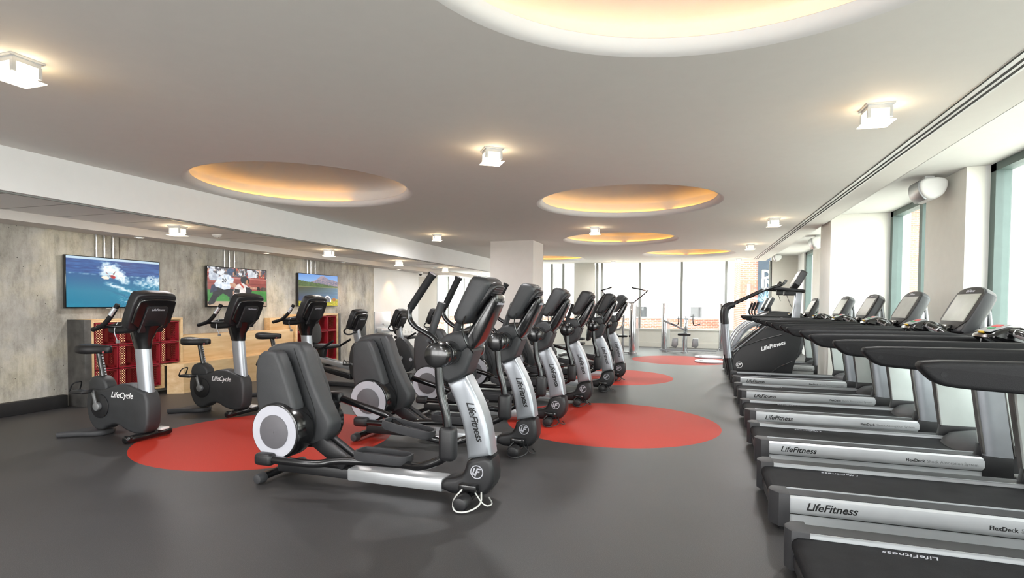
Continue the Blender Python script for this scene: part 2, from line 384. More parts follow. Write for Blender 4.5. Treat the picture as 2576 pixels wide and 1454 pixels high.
# left wall
b = B(); b.box(XL-.2, XL, YF, 13.1, 0, ZT); struct(b.build('wall_left', 'con'))
b = B(); b.box(XL-.2, XL, 13.1, 16.94, 0, ZT); struct(b.build('wall_left_back', 'wht'))
b = B(); b.box(XL-.02, XL+.01, 15.66, 16.94, 0, 2.3); struct(b.build('door_1', 'bei'))
def stretch(f, y0, y1): f.box(XL-.2, XL, y0, y1, 0, .3); f.box(XL-.2, XL, y0, y1, 2.45, ZT)
b = B(); stretch(b, 16.94, YB)
for y in (16.94, 17.85, 19.28, 19.9): b.box(XL-.12, XL, y, y+.09, .3, 2.45)
wo = struct(b.build('window_1', 'wfr'))
b = B(); b.box(XL-.08, XL-.07, 16.94, YB, .3, 2.45); struct(b.build('window_1_glass', 'glass', wo))
b = B(); b.box(XL, XL+.1, YF, 5.3, 0, .17, .01); struct(b.build('baseboard_left', 'base'))
# back wall
WX = [-8.2, -7.3, -6.2, -4.99, -4.56, -4.16]
b = B(); b.box(XL-.2, 2.42, YB, YB+.2, 0, .6); b.box(XL-.2, 2.42, YB-.03, YB+.2, .6, .64); b.box(2.42, XR+.3, YB, YB+.2, 0, ZR); b.box(-4.14, -3.4, YB-.05, YB+.2, 0, ZC); struct(b.build('wall_back', 'bei'))
b = B(); b.box(XL-.2, XB, YB, YB+.2, ZT-.06, ZC); struct(b.build('wall_back_head', 'wht'))
b = B(); b.box(XL, 2.42, YB-.03, YB, 0, .16); struct(b.build('baseboard_back', 'bei'))
b = B()
for x in (-8.15, -7.2, -6.3, -5.03, -4.60, -3.35, -3.18, -1.84, -.43, 1.0, 2.36): b.box(x, x+.08, YB, YB+.12, .64, ZC)
wo = struct(b.build('window_2', 'wfr'))
b = B(); b.box(XL, 2.42, YB+.06, YB+.07, .64, ZC); struct(b.build('window_2_glass', 'glass', wo))
b = B(); b.box(XL, XR+.3, YF-.1, YF, 0, .5); b.box(XL, XR+.3, YF-.1, YF, 2.4, ZR); b.box(XL, XL+.5, YF-.1, YF, .5, 2.4)
for x in (-6.2, -4.0, -1.8, .4, 2.6): b.box(x, x+.12, YF-.1, YF, .5, 2.4)
struct(b.build('wall_front', 'wht'))  # unseen wall; its wide opening is added to let in fill daylight
# right wall: piers and windows
SEG = [(YF, -3.4), (-.4, .6), (3.4, 4.35), (7.86, 9.04), (11.28, 12.13), (15.5, 16.5), (18.95, YB+.1)]
b = B()
for y0, y1 in SEG: b.box(XR, XR+.35, y0, y1, 0, ZR)
b.box(XR, XR+.35, YF, YB, 0, .42); struct(b.build('wall_right', 'wht'))
for i, (y0, y1, x0) in enumerate([(7.86, 9.04, 3.017), (11.28, 12.13, 2.33), (3.4, 4.35, 3.017), (15.6, 16.5, 3.0)]):
    b = B(); b.box(x0, XR, y0, y1, 0, ZR-.002); struct(b.build('wall_right_pier', 'pier'))
b = B()
wins = [(-3.4, -.4), (.6, 3.4), (4.35, 7.86), (9.04, 11.28), (12.13, 15.5), (16.5, 18.95)]
for i, (y0, y1) in enumerate(wins):
    b = B()
    for a, c in ((y0, y0+.09), (y1-.12, y1)): b.box(XR+.05, XR+.2, a, c, .42, ZR)
    b.box(XR+.05, XR+.2, y0, y1, ZR-.09, ZR); b.box(XR+.05, XR+.2, y0, y1, .42, .5)
    mid = {3: 9.92, 2: 5.9}.get(i, (y0+y1)/2); b.box(XR+.05, XR+.2, mid-.06, mid+.06, .42, ZR)
    wo = struct(b.build('window_%d' % (i+3), 'grn'))
    b = B(); b.box(XR+.12, XR+.13, y0, y1, .5, ZR-.09); struct(b.build('window_%d_glass' % (i+3), 'glass', wo))
# square column
b = B(); b.box(-4.63, -3.57, 12.5, 13.42, 0, ZC); struct(b.build('wall_column', 'gry'))

# ------------------------------------------------------------ ceiling fittings
def lamp():
    t = thing('ceiling_lamp', 'x', 'ceiling lamp', (0, 0, 0), 0, 'square ceiling lamps')
    b = B(); b.box(-.095, .095, -.095, .095, -.012, 0); b.box(-.08, .08, -.08, .08, -.04, -.012); b.build('ceiling_plate', 'sil2', t)
    b = B(); b.box(-.068, .068, -.068, .068, -.125, -.04, .004); b.build('glass_shade', 'lamp', t)
    for sx in (-1, 1):
        for sy in (-1, 1): b = B(); b.box(sx*.072-.011, sx*.072+.011, sy*.072-.011, sy*.072+.011, -.105, -.035); b.build('bracket', 'sil2', t)
    b = B(); b.box(-.1, .1, -.1, .1, -.133, -.126, .002); b.build('lower_glass_plate', 'lampplate', t)
    return t
M['lampplate'] = emit('lamp_plate_glass', (1, .86, .66, 1), 3)
lp = lamp()
LPOS = [((-4.02, 2.37, ZC), .0, 'square glowing ceiling lamp at the far left top of the picture'),
        ((-1.88, 5.1, ZC), .6, 'square glowing ceiling lamp in the middle between the coves above the cross trainers'),
        ((1.28, 4.83, ZC), .05, 'square glowing ceiling lamp near the air slot, largest on the right side'),
        ((-5.3, 10.97, ZC), .6, 'square ceiling lamp left of the square column by the white beam'),
        ((-1.83, 10.75, ZC), .1, 'square ceiling lamp hanging just in front of the third round cove'),
        ((1.29, 10.47, ZC), .1, 'square ceiling lamp near the air slot, second back on the right'),
        ((1.29, 14.6, ZC), .1, 'square ceiling lamp near the air slot, third back on the right'),
        ((-2.62, 19.15, ZC), .1, 'tiny square ceiling lamp before the back windows right of the column'),
        ((1.33, 18.9, ZC), .1, 'tiny square ceiling lamp before the back windows near the air slot'),
        ((-6.95, 6.02, ZT), .3, 'square lamp on the lowered tile ceiling above the surfing television'),
        ((-6.98, 9.5, ZT), .3, 'square lamp on the lowered tile ceiling between the second and third televisions'),
        ((-6.98, 12.3, ZT), .4, 'square lamp on the lowered tile ceiling near the end of the concrete wall'),
        ((-6.95, 14.95, ZT), .5, 'square lamp on the lowered tile ceiling before the dome camera'),
        ((-6.95, 17.7, ZT), .3, 'square lamp on the lowered tile ceiling above the nearest cross trainer console')]
for i, (p, rz, lb) in enumerate(LPOS):
    if i == 0: lp.location = p; lp.rotation_euler = (0, 0, rz); lp['label'] = lb
    else: dup(lp, p, rz, lb)
for k, (y, lb) in enumerate([(6.2, 'small round downlight in the soffit above the surfing television'), (8.8, 'small round downlight in the soffit right of the baseball television'),
                             (11.3, 'small round downlight in the soffit near the end of the concrete wall'), (13.9, 'small round downlight in the soffit over the white back wall')]):
    t = thing('downlight', lb, 'downlight', (-7.9, y, ZS), 0, 'round downlights in the soffit')
    b = B(); b.lathe([(.07, 0), (.07, -.008), (.05, -.008), (.045, 0)], n=28); b.build('ring', 'whp', t)
    b = B(); b.cyl((0, 0, -.004), (0, 0, .0), .046, n=24); b.build('lens', 'down', t)
    l = bpy.data.lights.new('downlight_beam', 'SPOT'); l.energy = 22; l.color = (1, .60, .30); l.spot_size = 1.7; l.spot_blend = .8; l.shadow_soft_size = .04
    o = bpy.data.objects.new('downlight_beam', l); COL.objects.link(o); o.location = (-7.9, y, ZS-.03)
for x, y, lb in ((-7.18, 6.93, 'white round smoke detector on the tile ceiling near the first television'), (-7.1, 14.6, 'white round smoke detector far back on the tile ceiling')):
    t = thing('smoke_detector', lb, 'smoke detector', (x, y, ZT))
    b = B(); b.lathe([(.075, 0), (.075, -.012), (.05, -.04), (.02, -.05), (.001, -.05)], n=24); b.build('housing', 'whp', t)
    b = B(); b.cyl((.03, 0, -.05), (.03, 0, -.046), .006, n=8); b.build('sensor', 'drk', t)
t = thing('ceiling_camera', 'white and dark security dome camera under the soffit before the grey door', 'security camera', (-7.95, 15.3, ZS))
b = B(); b.lathe([(.075, 0), (.075, -.05), (.06, -.06), (.001, -.06)], n=24); b.build('housing', 'whp', t)
b = B(); b.ell((0, 0, -.06), (.05, .05, .05)); b.build('lens_dome', 'gloss', t)
t = thing('ceiling_vent', 'dark slotted vent in the lowered tile ceiling near the white beam', 'air vent', (-6.9, 13.7, ZT))
b = B(); b.box(-.35, .35, -.07, .07, -.006, 0); b.build('frame', 'whp', t)
b = B(); [b.box(-.33, .33, y-.012, y+.012, -.009, -.005) for y in (-.04, 0, .04)]; b.build('slot', 'drk', t)
def speaker(y, x, lb, sc=1):
    t = thing('wall_speaker', lb, 'speaker', (x, y, ZR-.17*sc), 0)
    b = B(); b.shell(chaikin([(-.14*sc, .13*sc), (-.15*sc, -.02*sc), (-.08*sc, -.13*sc), (.02*sc, -.15*sc), (.14*sc, -.06*sc), (.16*sc, .13*sc)], 2), -.2*sc, .2*sc, .03); b.build('housing', 'whp', t)
    b = B(); b.shell(chaikin([(-.155*sc, .10*sc), (-.165*sc, -.02*sc), (-.09*sc, -.145*sc), (-.05*sc, -.13*sc), (-.12*sc, -.02*sc), (-.12*sc, .1*sc)], 1), -.17*sc, .17*sc, .005); b.build('grille', 'bel', t)
    b = B(); b.box(-.05, .05, -.05, .05, .12*sc, .171*sc); b.build('bracket', 'whp', t)
speaker(8.35, 2.80, 'large white wall speaker on the ceiling before the nearest window pier')
speaker(14.5, 2.72, 'white wall speaker farther back beyond the second window pier')
speaker(19.4, 2.52, 'small white wall speaker by the banner in the far right corner', .7)

# ------------------------------------------------------------ cross trainers
def cross_trainer():
    t = thing('elliptical_trainer', 'x', 'elliptical trainer', (0, 0, 0), 0, 'row of cross trainers down the middle')
    # floor frame
    b = B(); b.box(-.12, .70, -.085, .085, .05, .145, .012); o = b.build('base_rail', 'sil2', t)
    b = B(); b.box(-.80, -.12, -.075, .075, .055, .135, .01); b.box(.0, .0+.001, 0, .001, .1, .101); b.build('rear_rail', 'blk', t)
    b = B(); b.cyl((-.82, -.27, .05), (-.82, .27, .05), .032, n=16); b.build('rear_foot', 'tube', t)
    for s in (-1, 1):
        b = B(); b.cyl((-.82, s*.2, .045), (-.82, s*.285, .045), .045, .04, n=18, bev=.015); b.build('foot_cap', 'dgr', t)
    b = B(); b.cyl((.93, -.20, .055), (.93, .20, .055), .035, n=16); b.build('front_foot', 'tube', t)
    for s in (-1, 1):
        b = B(); b.cyl((.93, s*.17, .055), (.93, s*.30, .052), .05, .052, n=18, bev=.015); b.build('transport_wheel', 'blk', t)
    b = B(); b.box(.86, 1.0, -.16, -.09, .10, .15, .008); b.build('power_adapter', 'gloss', t)
    b = B(); b.tube([(.9, -.17, .12), (.86, -.24, .07), (.9, -.33, .015), (1.0, -.31, .015), (1.06, -.2, .04), (1.02, -.1, .09)], .006, 8)
    b.tube([(.98, -.13, .1), (1.08, -.2, .03), (1.12, -.12, .02), (1.05, -.02, .03)], .005, 8); b.build('power_cord', 'blk', t)
    # boot and curved tower
    b = B(); b.shell(chaikin([(.69, .05), (1.03, .05), (1.105, .14), (1.11, .24), (1.085, .36), (.90, .315), (.885, .24), (.84, .175), (.69, .15)], 1), -.10, .10, .035, 4); boot = b.build('tower_foot', 'blk', t)
    emblem(boot, (.985, -.102, .235), .05, 'ring')
    cl = []
    for k in range(9):
        f = k/8; x0 = .90+(.735-.90)*f+.035*math.sin(f*PI)*1.0; z0 = .312+(.865-.312)*f
        x1 = 1.083+(.885-1.083)*f+.04*math.sin(f*PI); z1 = .355+(.925-.355)*f
        cl.append(((x0, z0), (x1, z1)))
    b = B(); b.shell([c[0] for c in cl]+[c[1] for c in reversed(cl)], -.085, .085, .03, 4); tw = b.build('tower', 'sil', t)
    text(tw, 'lettering', 'LifeFitness', .078, 'txb', (.958, -.0865, .60), (PI/2, math.radians(73), 0), .35, .0008, .0012, .92)
    # neck, joint housings
    b = B(); b.shell(chaikin([(.72, .85), (.885, .92), (.93, 1.04), (.96, 1.13), (.84, 1.17), (.68, 1.13), (.67, 1.02)], 1), -.11, .11, .03, 4); b.build('neck', 'shell', t)
    b = B(); b.shell(chaikin([(.60, 1.10), (.66, 1.17), (.78, 1.25), (.9, 1.25), (.93, 1.12), (.70, 1.06)], 1), -.13, .13, .03, 4); b.build('storage_tray', 'shell', t)
    for s in (-1, 1):
        b = B(); b.cyl((.78, s*.12, 1.095), (.78, s*.255, 1.095), .088, n=28, bev=.006); b.cyl((.78, s*.258, 1.095), (.78, s*.375, 1.095), .092, n=28, bev=.03); b.build('joint_cover', 'gloss', t)
    # console: deep slanted housing, vents and badge on its back, broad arm below
    b = B(); b.shell(chaikin([(.808, 1.345), (.825, 1.40), (.940, 1.625), (.97, 1.655), (1.05, 1.648), (1.095, 1.605), (1.08, 1.56), (.925, 1.315), (.85, 1.30)], 1), -.165, .165, .04, 4); con = b.build('console', 'shell', t)
    b = B(); b.shell([(.838, 1.415), (.938, 1.610), (.930, 1.614), (.830, 1.419)], -.12, .12, 0); b.build('screen', 'scr', con)
    bk_ = Matrix.Translation((1.062, 0, 1.528)) @ Euler((0, math.radians(38), 0)).to_matrix().to_4x4()
    b = B(); b.shell(chaikin([(-.12, -.20), (-.13, .03), (-.10, .085), (.10, .085), (.13, .03), (.12, -.20)], 1), -.03, .022, .015, 3, ax='x'); hb = b.build('rear_housing', 'blk', con); hb.matrix_local = bk_
    b = B()
    for k in range(4): b.box(.02, .027, -.085, .085, .0+k*.019, .006+k*.019, .002)
    b.build('vent_slats', 'disc', hb)
    b = B(); b.shell(chaikin([(.785, 1.075), (.85, 1.045), (.97, 1.14), (1.07, 1.33), (1.135, 1.475), (1.125, 1.53), (1.07, 1.50), (.93, 1.29)], 1), -.105, .105, .028, 4); ca = b.build('console_arm', 'gloss', t)
    o = text(ca, 'lettering', 'LifeFitness', .034, 'ring', (0, 0, 0), (0, 0, 0), .25)
    o.matrix_local = Matrix.Translation((1.122, 0, 1.455)) @ Euler((0, math.radians(26), 0)).to_matrix().to_4x4() @ Matrix.Translation((.003, 0, 0)) @ Euler((PI/2, 0, PI/2)).to_matrix().to_4x4()
    for s in (-1, 1):
        b = B(); b.tube([(.86, s*.11, 1.13), (.72, s*.2, 1.12), (.66, s*.22, 1.19)], .017, 10); b.build('fixed_handle', 'tube', t)
    for s in (-1, 1):
        b = B(); b.tube([(.655, s*.22, 1.18), (.76, s*.22, 1.46)], .028, 12, 0); b.build('pulse_grip', 'dgr', t)
    b = B(); b.tube([(.93, -.12, 1.42), (.9, -.20, 1.3), (.93, -.2, 1.18), (.97, -.14, 1.1)], .006, 6); b.build('console_cable', 'gloss', t)
    # drive shrouds
    b = B(); b.shell(chaikin([(-.93, 1.02), (-.87, 1.10), (-.64, 1.135), (-.54, 1.10), (-.46, .86), (-.34, .62), (-.25, .47), (-.36, .30), (-.70, .28), (-.80, .55)], 1), -.085, .085, .04, 5); cs = b.build('centre_shroud', 'shell', t); b = B(); b.tube([(-.62, -.0855, 1.08), (-.52, -.0865, .82), (-.40, -.0865, .55), (-.42, -.0865, .35)], .003, 6); b.tube([(-.60, -.035, 1.131), (-.50, -.035, .985), (-.455, -.035, .86), (-.33, -.035, .605)], .003, 6) if False else None; b.build('seam', 'drk', cs)
    for s in (-1, 1):
        a, c = (-.255, -.115) if s < 0 else (.115, .255)
        b = B(); b.shell(chaikin([(-.855, .60), (-.865, .95), (-.82, 1.06), (-.68, 1.075), (-.63, 1.03), (-.53, .78), (-.47, .60), (-.55, .45), (-.75, .45)], 1), a, c, .035, 5); b.build('side_shroud', 'shell', t)
        b = B(); a, c = (-.30, -.10) if s < 0 else (.10, .30); b.cyl((-.63, a, .445), (-.63, c, .445), .222, n=48, bev=.018); w = b.build('wheel_housing', 'gloss', t)
        b = B(); y = s*.3005; b.cyl((-.63, y, .445), (-.63, y+s*.004, .445), .205, n=48); b.build('wheel_ring', 'ring', w)
        b = B(); b.cyl((-.63, y+s*.004, .445), (-.63, y+s*.010, .445), .132, n=48, bev=.002); b.cyl((-.63, y+s*.008, .445), (-.63, y+s*.016, .445), .008, n=10); b.build('wheel_disc', 'disc', w)
    for s in (-1, 1):
        b = B(); b.bar((-.55, s*.05, .42), (-.14, s*.05, .17), .06, .12, .01); b.build('brace', 'blk', t)
    # moving arms: near side crank low, far side crank high
    for s, lo in ((-1, True), (1, False)):
        y = s*.335
        cx, cz = (-.70, .235) if lo else (-.55, .62)
        b = B(); b.cyl((cx, s*.3, cz), (cx, s*.36, cz), .022); b.build('crank_pin', 'blk', t)
        b = B(); x0 = cx-.065; b.box(x0, x0+.16, y-.045, y+.045, cz-.045, cz+.05, .03, None, 4); b.build('crank_cover', 'blk', t)
        if lo:
            path = [(cx+.06, y, cz), (-.42, y, .235), (-.2, s*.32, .235), (-.1, s*.26, .262), (.2, s*.22, .265), (.5, s*.24, .28), (.64, y, .30), (.80, y, .36), (.87, y, .42)]
            pc, pz, pt = (.29, s*.215), .285, -.02
            hp = [(.78, y, 1.10), (.775, y, 1.19), (.72, y, 1.235), (.60, y, 1.29), (.555, y, 1.36), (.575, y, 1.43)]
            hg = [(.572, y, 1.42), (.74, y, 1.65)]; lk = [(.79, y, 1.05), (.80, y, .84), (.85, y, .70), (.865, y, .56)]; kb = (.865, .49)
        else:
            path = [(cx+.06, y, cz), (-.30, y, .57), (.0, y, .50), (.06, s*.30, .46), (.2, s*.24, .41), (.5, s*.24, .35), (.62, y, .32), (.74, y, .36), (.80, y, .42)]
            pc, pz, pt = (.26, s*.215), .40, -.17
            hp = [(.78, y, 1.10), (.76, y, 1.19), (.68, y, 1.23), (.55, y, 1.30), (.50, y, 1.37), (.53, y, 1.44)]
            hg = [(.525, y, 1.43), (.645, y, 1.66)]; lk = [(.78, y, 1.05), (.77, y, .84), (.79, y, .70), (.80, y, .56)]; kb = (.80, .49)
        b = B(); b.tube(path, .03, 12, 2); b.build('pedal_arm', 'tube', t)
        b = B(); b.tube(hp, .019, 12, 2); b.tube(lk, .03, 12, 2); b.build('moving_arm', 'tube', t)
        b = B(); b.tube(hg, .027, 14, 0); b.tube([Vector(hg[1])-(Vector(hg[1])-Vector(hg[0]))*.04, Vector(hg[1])+(Vector(hg[1])-Vector(hg[0]))*.03], .031, 14, 0); b.build('grip', 'rub', t)
        b = B(); b.box(kb[0]-.06, kb[0]+.06, y-.05, y+.05, kb[1]-.12, kb[1]+.12, .035, None, 4); b.build('knuckle_cover', 'blk', t)
        # pedal: shallow tray with raised lip
        out = chaikin([(-.22, -.075), (-.17, -.09), (.17, -.09), (.23, -.05), (.23, .05), (.17, .09), (-.17, .09), (-.22, .075)], 1)
        inn = [(x*.93, y_*.86) for x, y_ in out]
        b = B(); f = lambda P, z: [(x, y_, z) for x, y_ in P]
        b.loops([f([(x*.9, y_*.9) for x, y_ in out], -.025), f(out, 0), f(out, .045), f(inn, .045), f(inn, .008)], True)
        p = b.build('pedal', 'dgr', t); p.location = (pc[0], pc[1], pz+.02); p.rotation_euler = (0, -pt, 0)
    return t
EPOS = [(-2.454, 3.81), (-2.53, 5.24), (-2.55, 6.62), (-2.48, 8.02), (-2.36, 9.50), (-2.33, 10.88)]
ELAB = ['nearest cross trainer of the middle row, shown whole in the foreground', 'second cross trainer in the middle row, directly behind the nearest one',
        'third cross trainer in the middle row, its foot beside the large red floor circle', 'fourth cross trainer in the middle row, counting from the camera',
        'fifth cross trainer in the middle row, second from the far end', 'last cross trainer of the middle row, farthest from the camera']
et = cross_trainer()
for i, (x, y) in enumerate(EPOS):
    if i == 0: et.location = (x, y, 0); et['label'] = ELAB[0]
    else: dup(et, (x, y, 0), 0, ELAB[i])

M['cord'] = plain('pale_cord', 'c8c8c4', .5)
for o in list(COL.objects):
    if o.parent is et and o.name.startswith('power_cord'): o.data = o.data.copy(); o.data.materials[0] = M['cord']
# ------------------------------------------------------------ upright bikes (origin x = -5.8)
def bike_console(t, x, z, tl, w=.235, h=.19, d=.055):
    cm = Matrix.Translation((x, 0, z)) @ Euler((0, tl, 0)).to_matrix().to_4x4()
    b = B(); b.shell(chaikin([(-w, -h*.8), (-w, h*.75), (-w*.8, h), (w*.8, h), (w, h*.75), (w, -h*.8), (w*.85, -h), (-w*.85, -h)], 1), -d, d, .02, 4, ax='x'); con = b.build('console', 'blk', t); con.matrix_local = cm
    b = B(); b.box(-d-.003, -d, -w*.75, w*.75, -h*.7, h*.75); b.build('screen', 'scr', con)
    b = B(); b.shell(chaikin([(-w*.9, -h*.9), (-w*.92, h*.55), (-w*.75, h*.78), (w*.75, h*.78), (w*.92, h*.55), (w*.9, -h*.9)], 1), d-.01, d+.035, .015, 3, ax='x'); b.build('rear_housing', 'gloss', con)
    b = B(); b.shell([(-w*.56, -h), (-w*.5, h*.32), (-w*.4, h*.42), (w*.4, h*.42), (w*.5, h*.32), (w*.56, -h)], d+.02, d+.055, .008, 2, ax='x'); b.build('rear_badge', 'blk', con)
    text(con, 'lettering', 'LifeFitness', .035, 'ring', (d+.0565, 0, h*.25), (PI/2, 0, PI/2), .25)
    return con
def exercise_bike():
    t = thing('exercise_bike', 'x', 'exercise bike', (0, 0, 0), 0, 'upright exercise bikes')
    # body shell
    b = B(); b.shell(chaikin([(-.40, .52), (-.45, .36), (-.41, .18), (-.33, .08), (-.22, .06), (-.10, .13), (.03, .15), (.14, .09), (.30, .06), (.42, .09), (.46, .2), (.45, .50), (.30, .54), (.16, .585), (.02, .575), (-.10, .53), (-.24, .50)], 1), -.085, .085, .03, 4)
    body = b.build('body_shell', 'shell', t)
    b = B(); b.shell(chaikin([(-.42, .42), (-.44, .57), (-.36, .65), (-.22, .64), (-.14, .55), (-.18, .44)], 1), -.065, .065, .025, 4); b.build('seat_tower', 'shell', t)
    text(body, 'lettering', 'LifeCycle', .085, 'txw', (.10, -.0865, .46), (PI/2, 0, 0), .3, .0008, .001)
    b = B(); b.cyl((-.12-.10, -.088, .33), (-.22, -.096, .33), .13, n=32, bev=.004); b.build('crank_plate', 'blk', t)
    # base
    b = B(); b.shell(chaikin([(-.22, -.10), (-.45, -.19), (-.57, -.30), (-.61, -.27), (-.52, 0), (-.61, .27), (-.57, .30), (-.45, .19), (-.22, .10)], 1), .0, .06, .02, 3, ax='z'); b.build('rear_foot', 'dgr', t)
    b = B(); b.cyl((.36, -.26, .045), (.36, .26, .045), .038, n=18, bev=.012)
    for s in (-1, 1): b.box(.32, .40, s*.22-.03, s*.22+.03, .01, .085, .02)
    b.bar((.1, 0, .13), (.36, 0, .06), .09, .05, .01); b.build('front_foot', 'tube', t)
    b = B(); b.box(.30, .42, .10, .20, .078, .10, .004); b.build('power_adapter', 'whp', t)
    # seat
    b = B(); b.tube([(-.27, 0, .60), (-.345, 0, .92)], .032, 14, 0); b.build('seat_post', 'tube', t)
    b = B()
    for k in range(9): f = k/8; b.box(-.243-.062*f-.004, -.243-.062*f+.006, -.006, .006, .66+.235*f-.006, .66+.235*f+.006)
    b.build('post_scale', 'ring', t)
    b = B()
    ls = []
    for x, w, z0, z1 in ((-.56, .02, .94, .97), (-.55, .07, .91, .985), (-.50, .115, .90, .995), (-.42, .125, .90, .99), (-.34, .095, .905, .985), (-.26, .05, .91, .985), (-.18, .035, .915, .985), (-.13, .028, .92, .98), (-.115, .012, .955, .975)):
        ls.append([(x, w*math.copysign(abs(math.cos(a))**.7, math.cos(a)), (z0+z1)/2-.008+((z1-z0)/2+.008)*math.copysign(abs(math.sin(a))**.6, math.sin(a))) for a in (2*PI*k/20+.01 for k in range(20))])
    b.loops(ls); o = b.build('seat', 'pad', t, 60); o.location = (-.05, 0, -.012); o.scale = (1, 1, 1)
    b = B(); b.tube([(-.32, 0, .92), (-.25, -.02, .90), (-.2, -.06, .905)], .009, 8); b.build('seat_lever', 'redl', t)
    # post
    b = B(); ls = []
    for x, z in ((.345, .50), (.30, .965)):
        ls.append([(x+.098*math.cos(a)*(abs(math.cos(a))**-.3 if abs(math.cos(a)) > .05 else 1)*.9, .055*math.sin(a), z+(.015 if False else 0)) for a in (2*PI*k/24 for k in range(24))])
    b.loops(ls); b.build('post', 'sil', t, 60)
    b = B(); b.loops([[(x+w*math.cos(a), d*math.sin(a), z) for a in (2*PI*k/24 for k in range(24))] for x, z, w, d in ((.302, .955, .098, .06), (.29, 1.05, .12, .07), (.31, 1.16, .17, .10), (.34, 1.2, .19, .12))]); b.build('post_collar', 'gloss', t, 60)
    b = B(); b.shell(chaikin([(-.02, 1.10), (-.05, 1.17), (.0, 1.22), (.28, 1.26), (.40, 1.2), (.30, 1.13)], 1), -.13, .13, .03, 4); b.build('accessory_tray', 'blk', t)
    bike_console(t, .40, 1.362, math.radians(24), .235, .208)
    for s in (-1, 1): b = B(); b.tube([(.25, s*.14, 1.20), (.10, s*.20, 1.19), (-.02, s*.25, 1.18)], .014, 10); b.build('handlebar', 'tube', t)
    for s in (-1, 1):
        b = B(); b.tube([(-.14, s*.2, 1.155), (-.0, s*.24, 1.18), (.10, s*.26, 1.21), (.2, s*.26, 1.30), (.27, s*.24, 1.42)], .024, 12); b.build('handle_grip', 'rub', t)
    b = B(); b.tube([(.20, -.265, 1.31), (.25, -.25, 1.385)], .025, 10, 0); b.build('pulse_sensor', 'sil2', t)
    b = B(); b.tube([(.15, -.15, 1.24), (.12, -.18, 1.15), (.16, -.17, 1.05)], .005, 6); b.box(.15, .18, -.18, -.16, 1.02, 1.05); b.build('headphone_cord', 'bel', t)
    # cranks
    for s, dz in ((-1, 1), (1, -1)):
        b = B(); b.cyl((-.22, s*.095, .33), (-.22, s*.135, .33), .045, n=20, bev=.006); b.bar((-.22, s*.125, .33), (-.27*1, s*.125, .33+dz*.17), .02, .032, .006); b.build('crank', 'bel', t)
        z = .33+dz*.17; b = B(); b.box(-.40, -.22, s*.22-.055, s*.22+.055, z-.02, z+.015, .012); b.cyl((-.27, s*.13, z), (-.27, s*.27, z), .012, n=10); p = b.build('pedal', 'blk', t)
        b = B(); b.tube([(-.40, s*.22-.05, z), (-.36, s*.22-.05, z+.09), (-.31, s*.22, z+.11), (-.36, s*.22+.05, z+.09), (-.40, s*.22+.05, z)], .007, 8); b.build('toe_strap', 'rub', p)
    return t
bk = exercise_bike()
BP = [(-5.80, 4.34, 'nearest upright bike, leftmost machine, in front of the red crate shelf'), (-5.87, 5.70, 'second upright bike, in front of the baseball television, cord hanging from its console'),
      (-5.90, 7.06, 'third upright bike, in front of the mountain lake television')]
for i, (x, y, lb) in enumerate(BP):
    if i == 0: bk.location = (x, y, 0); bk['label'] = lb
    else: dup(bk, (x, y, 0), 0, lb)

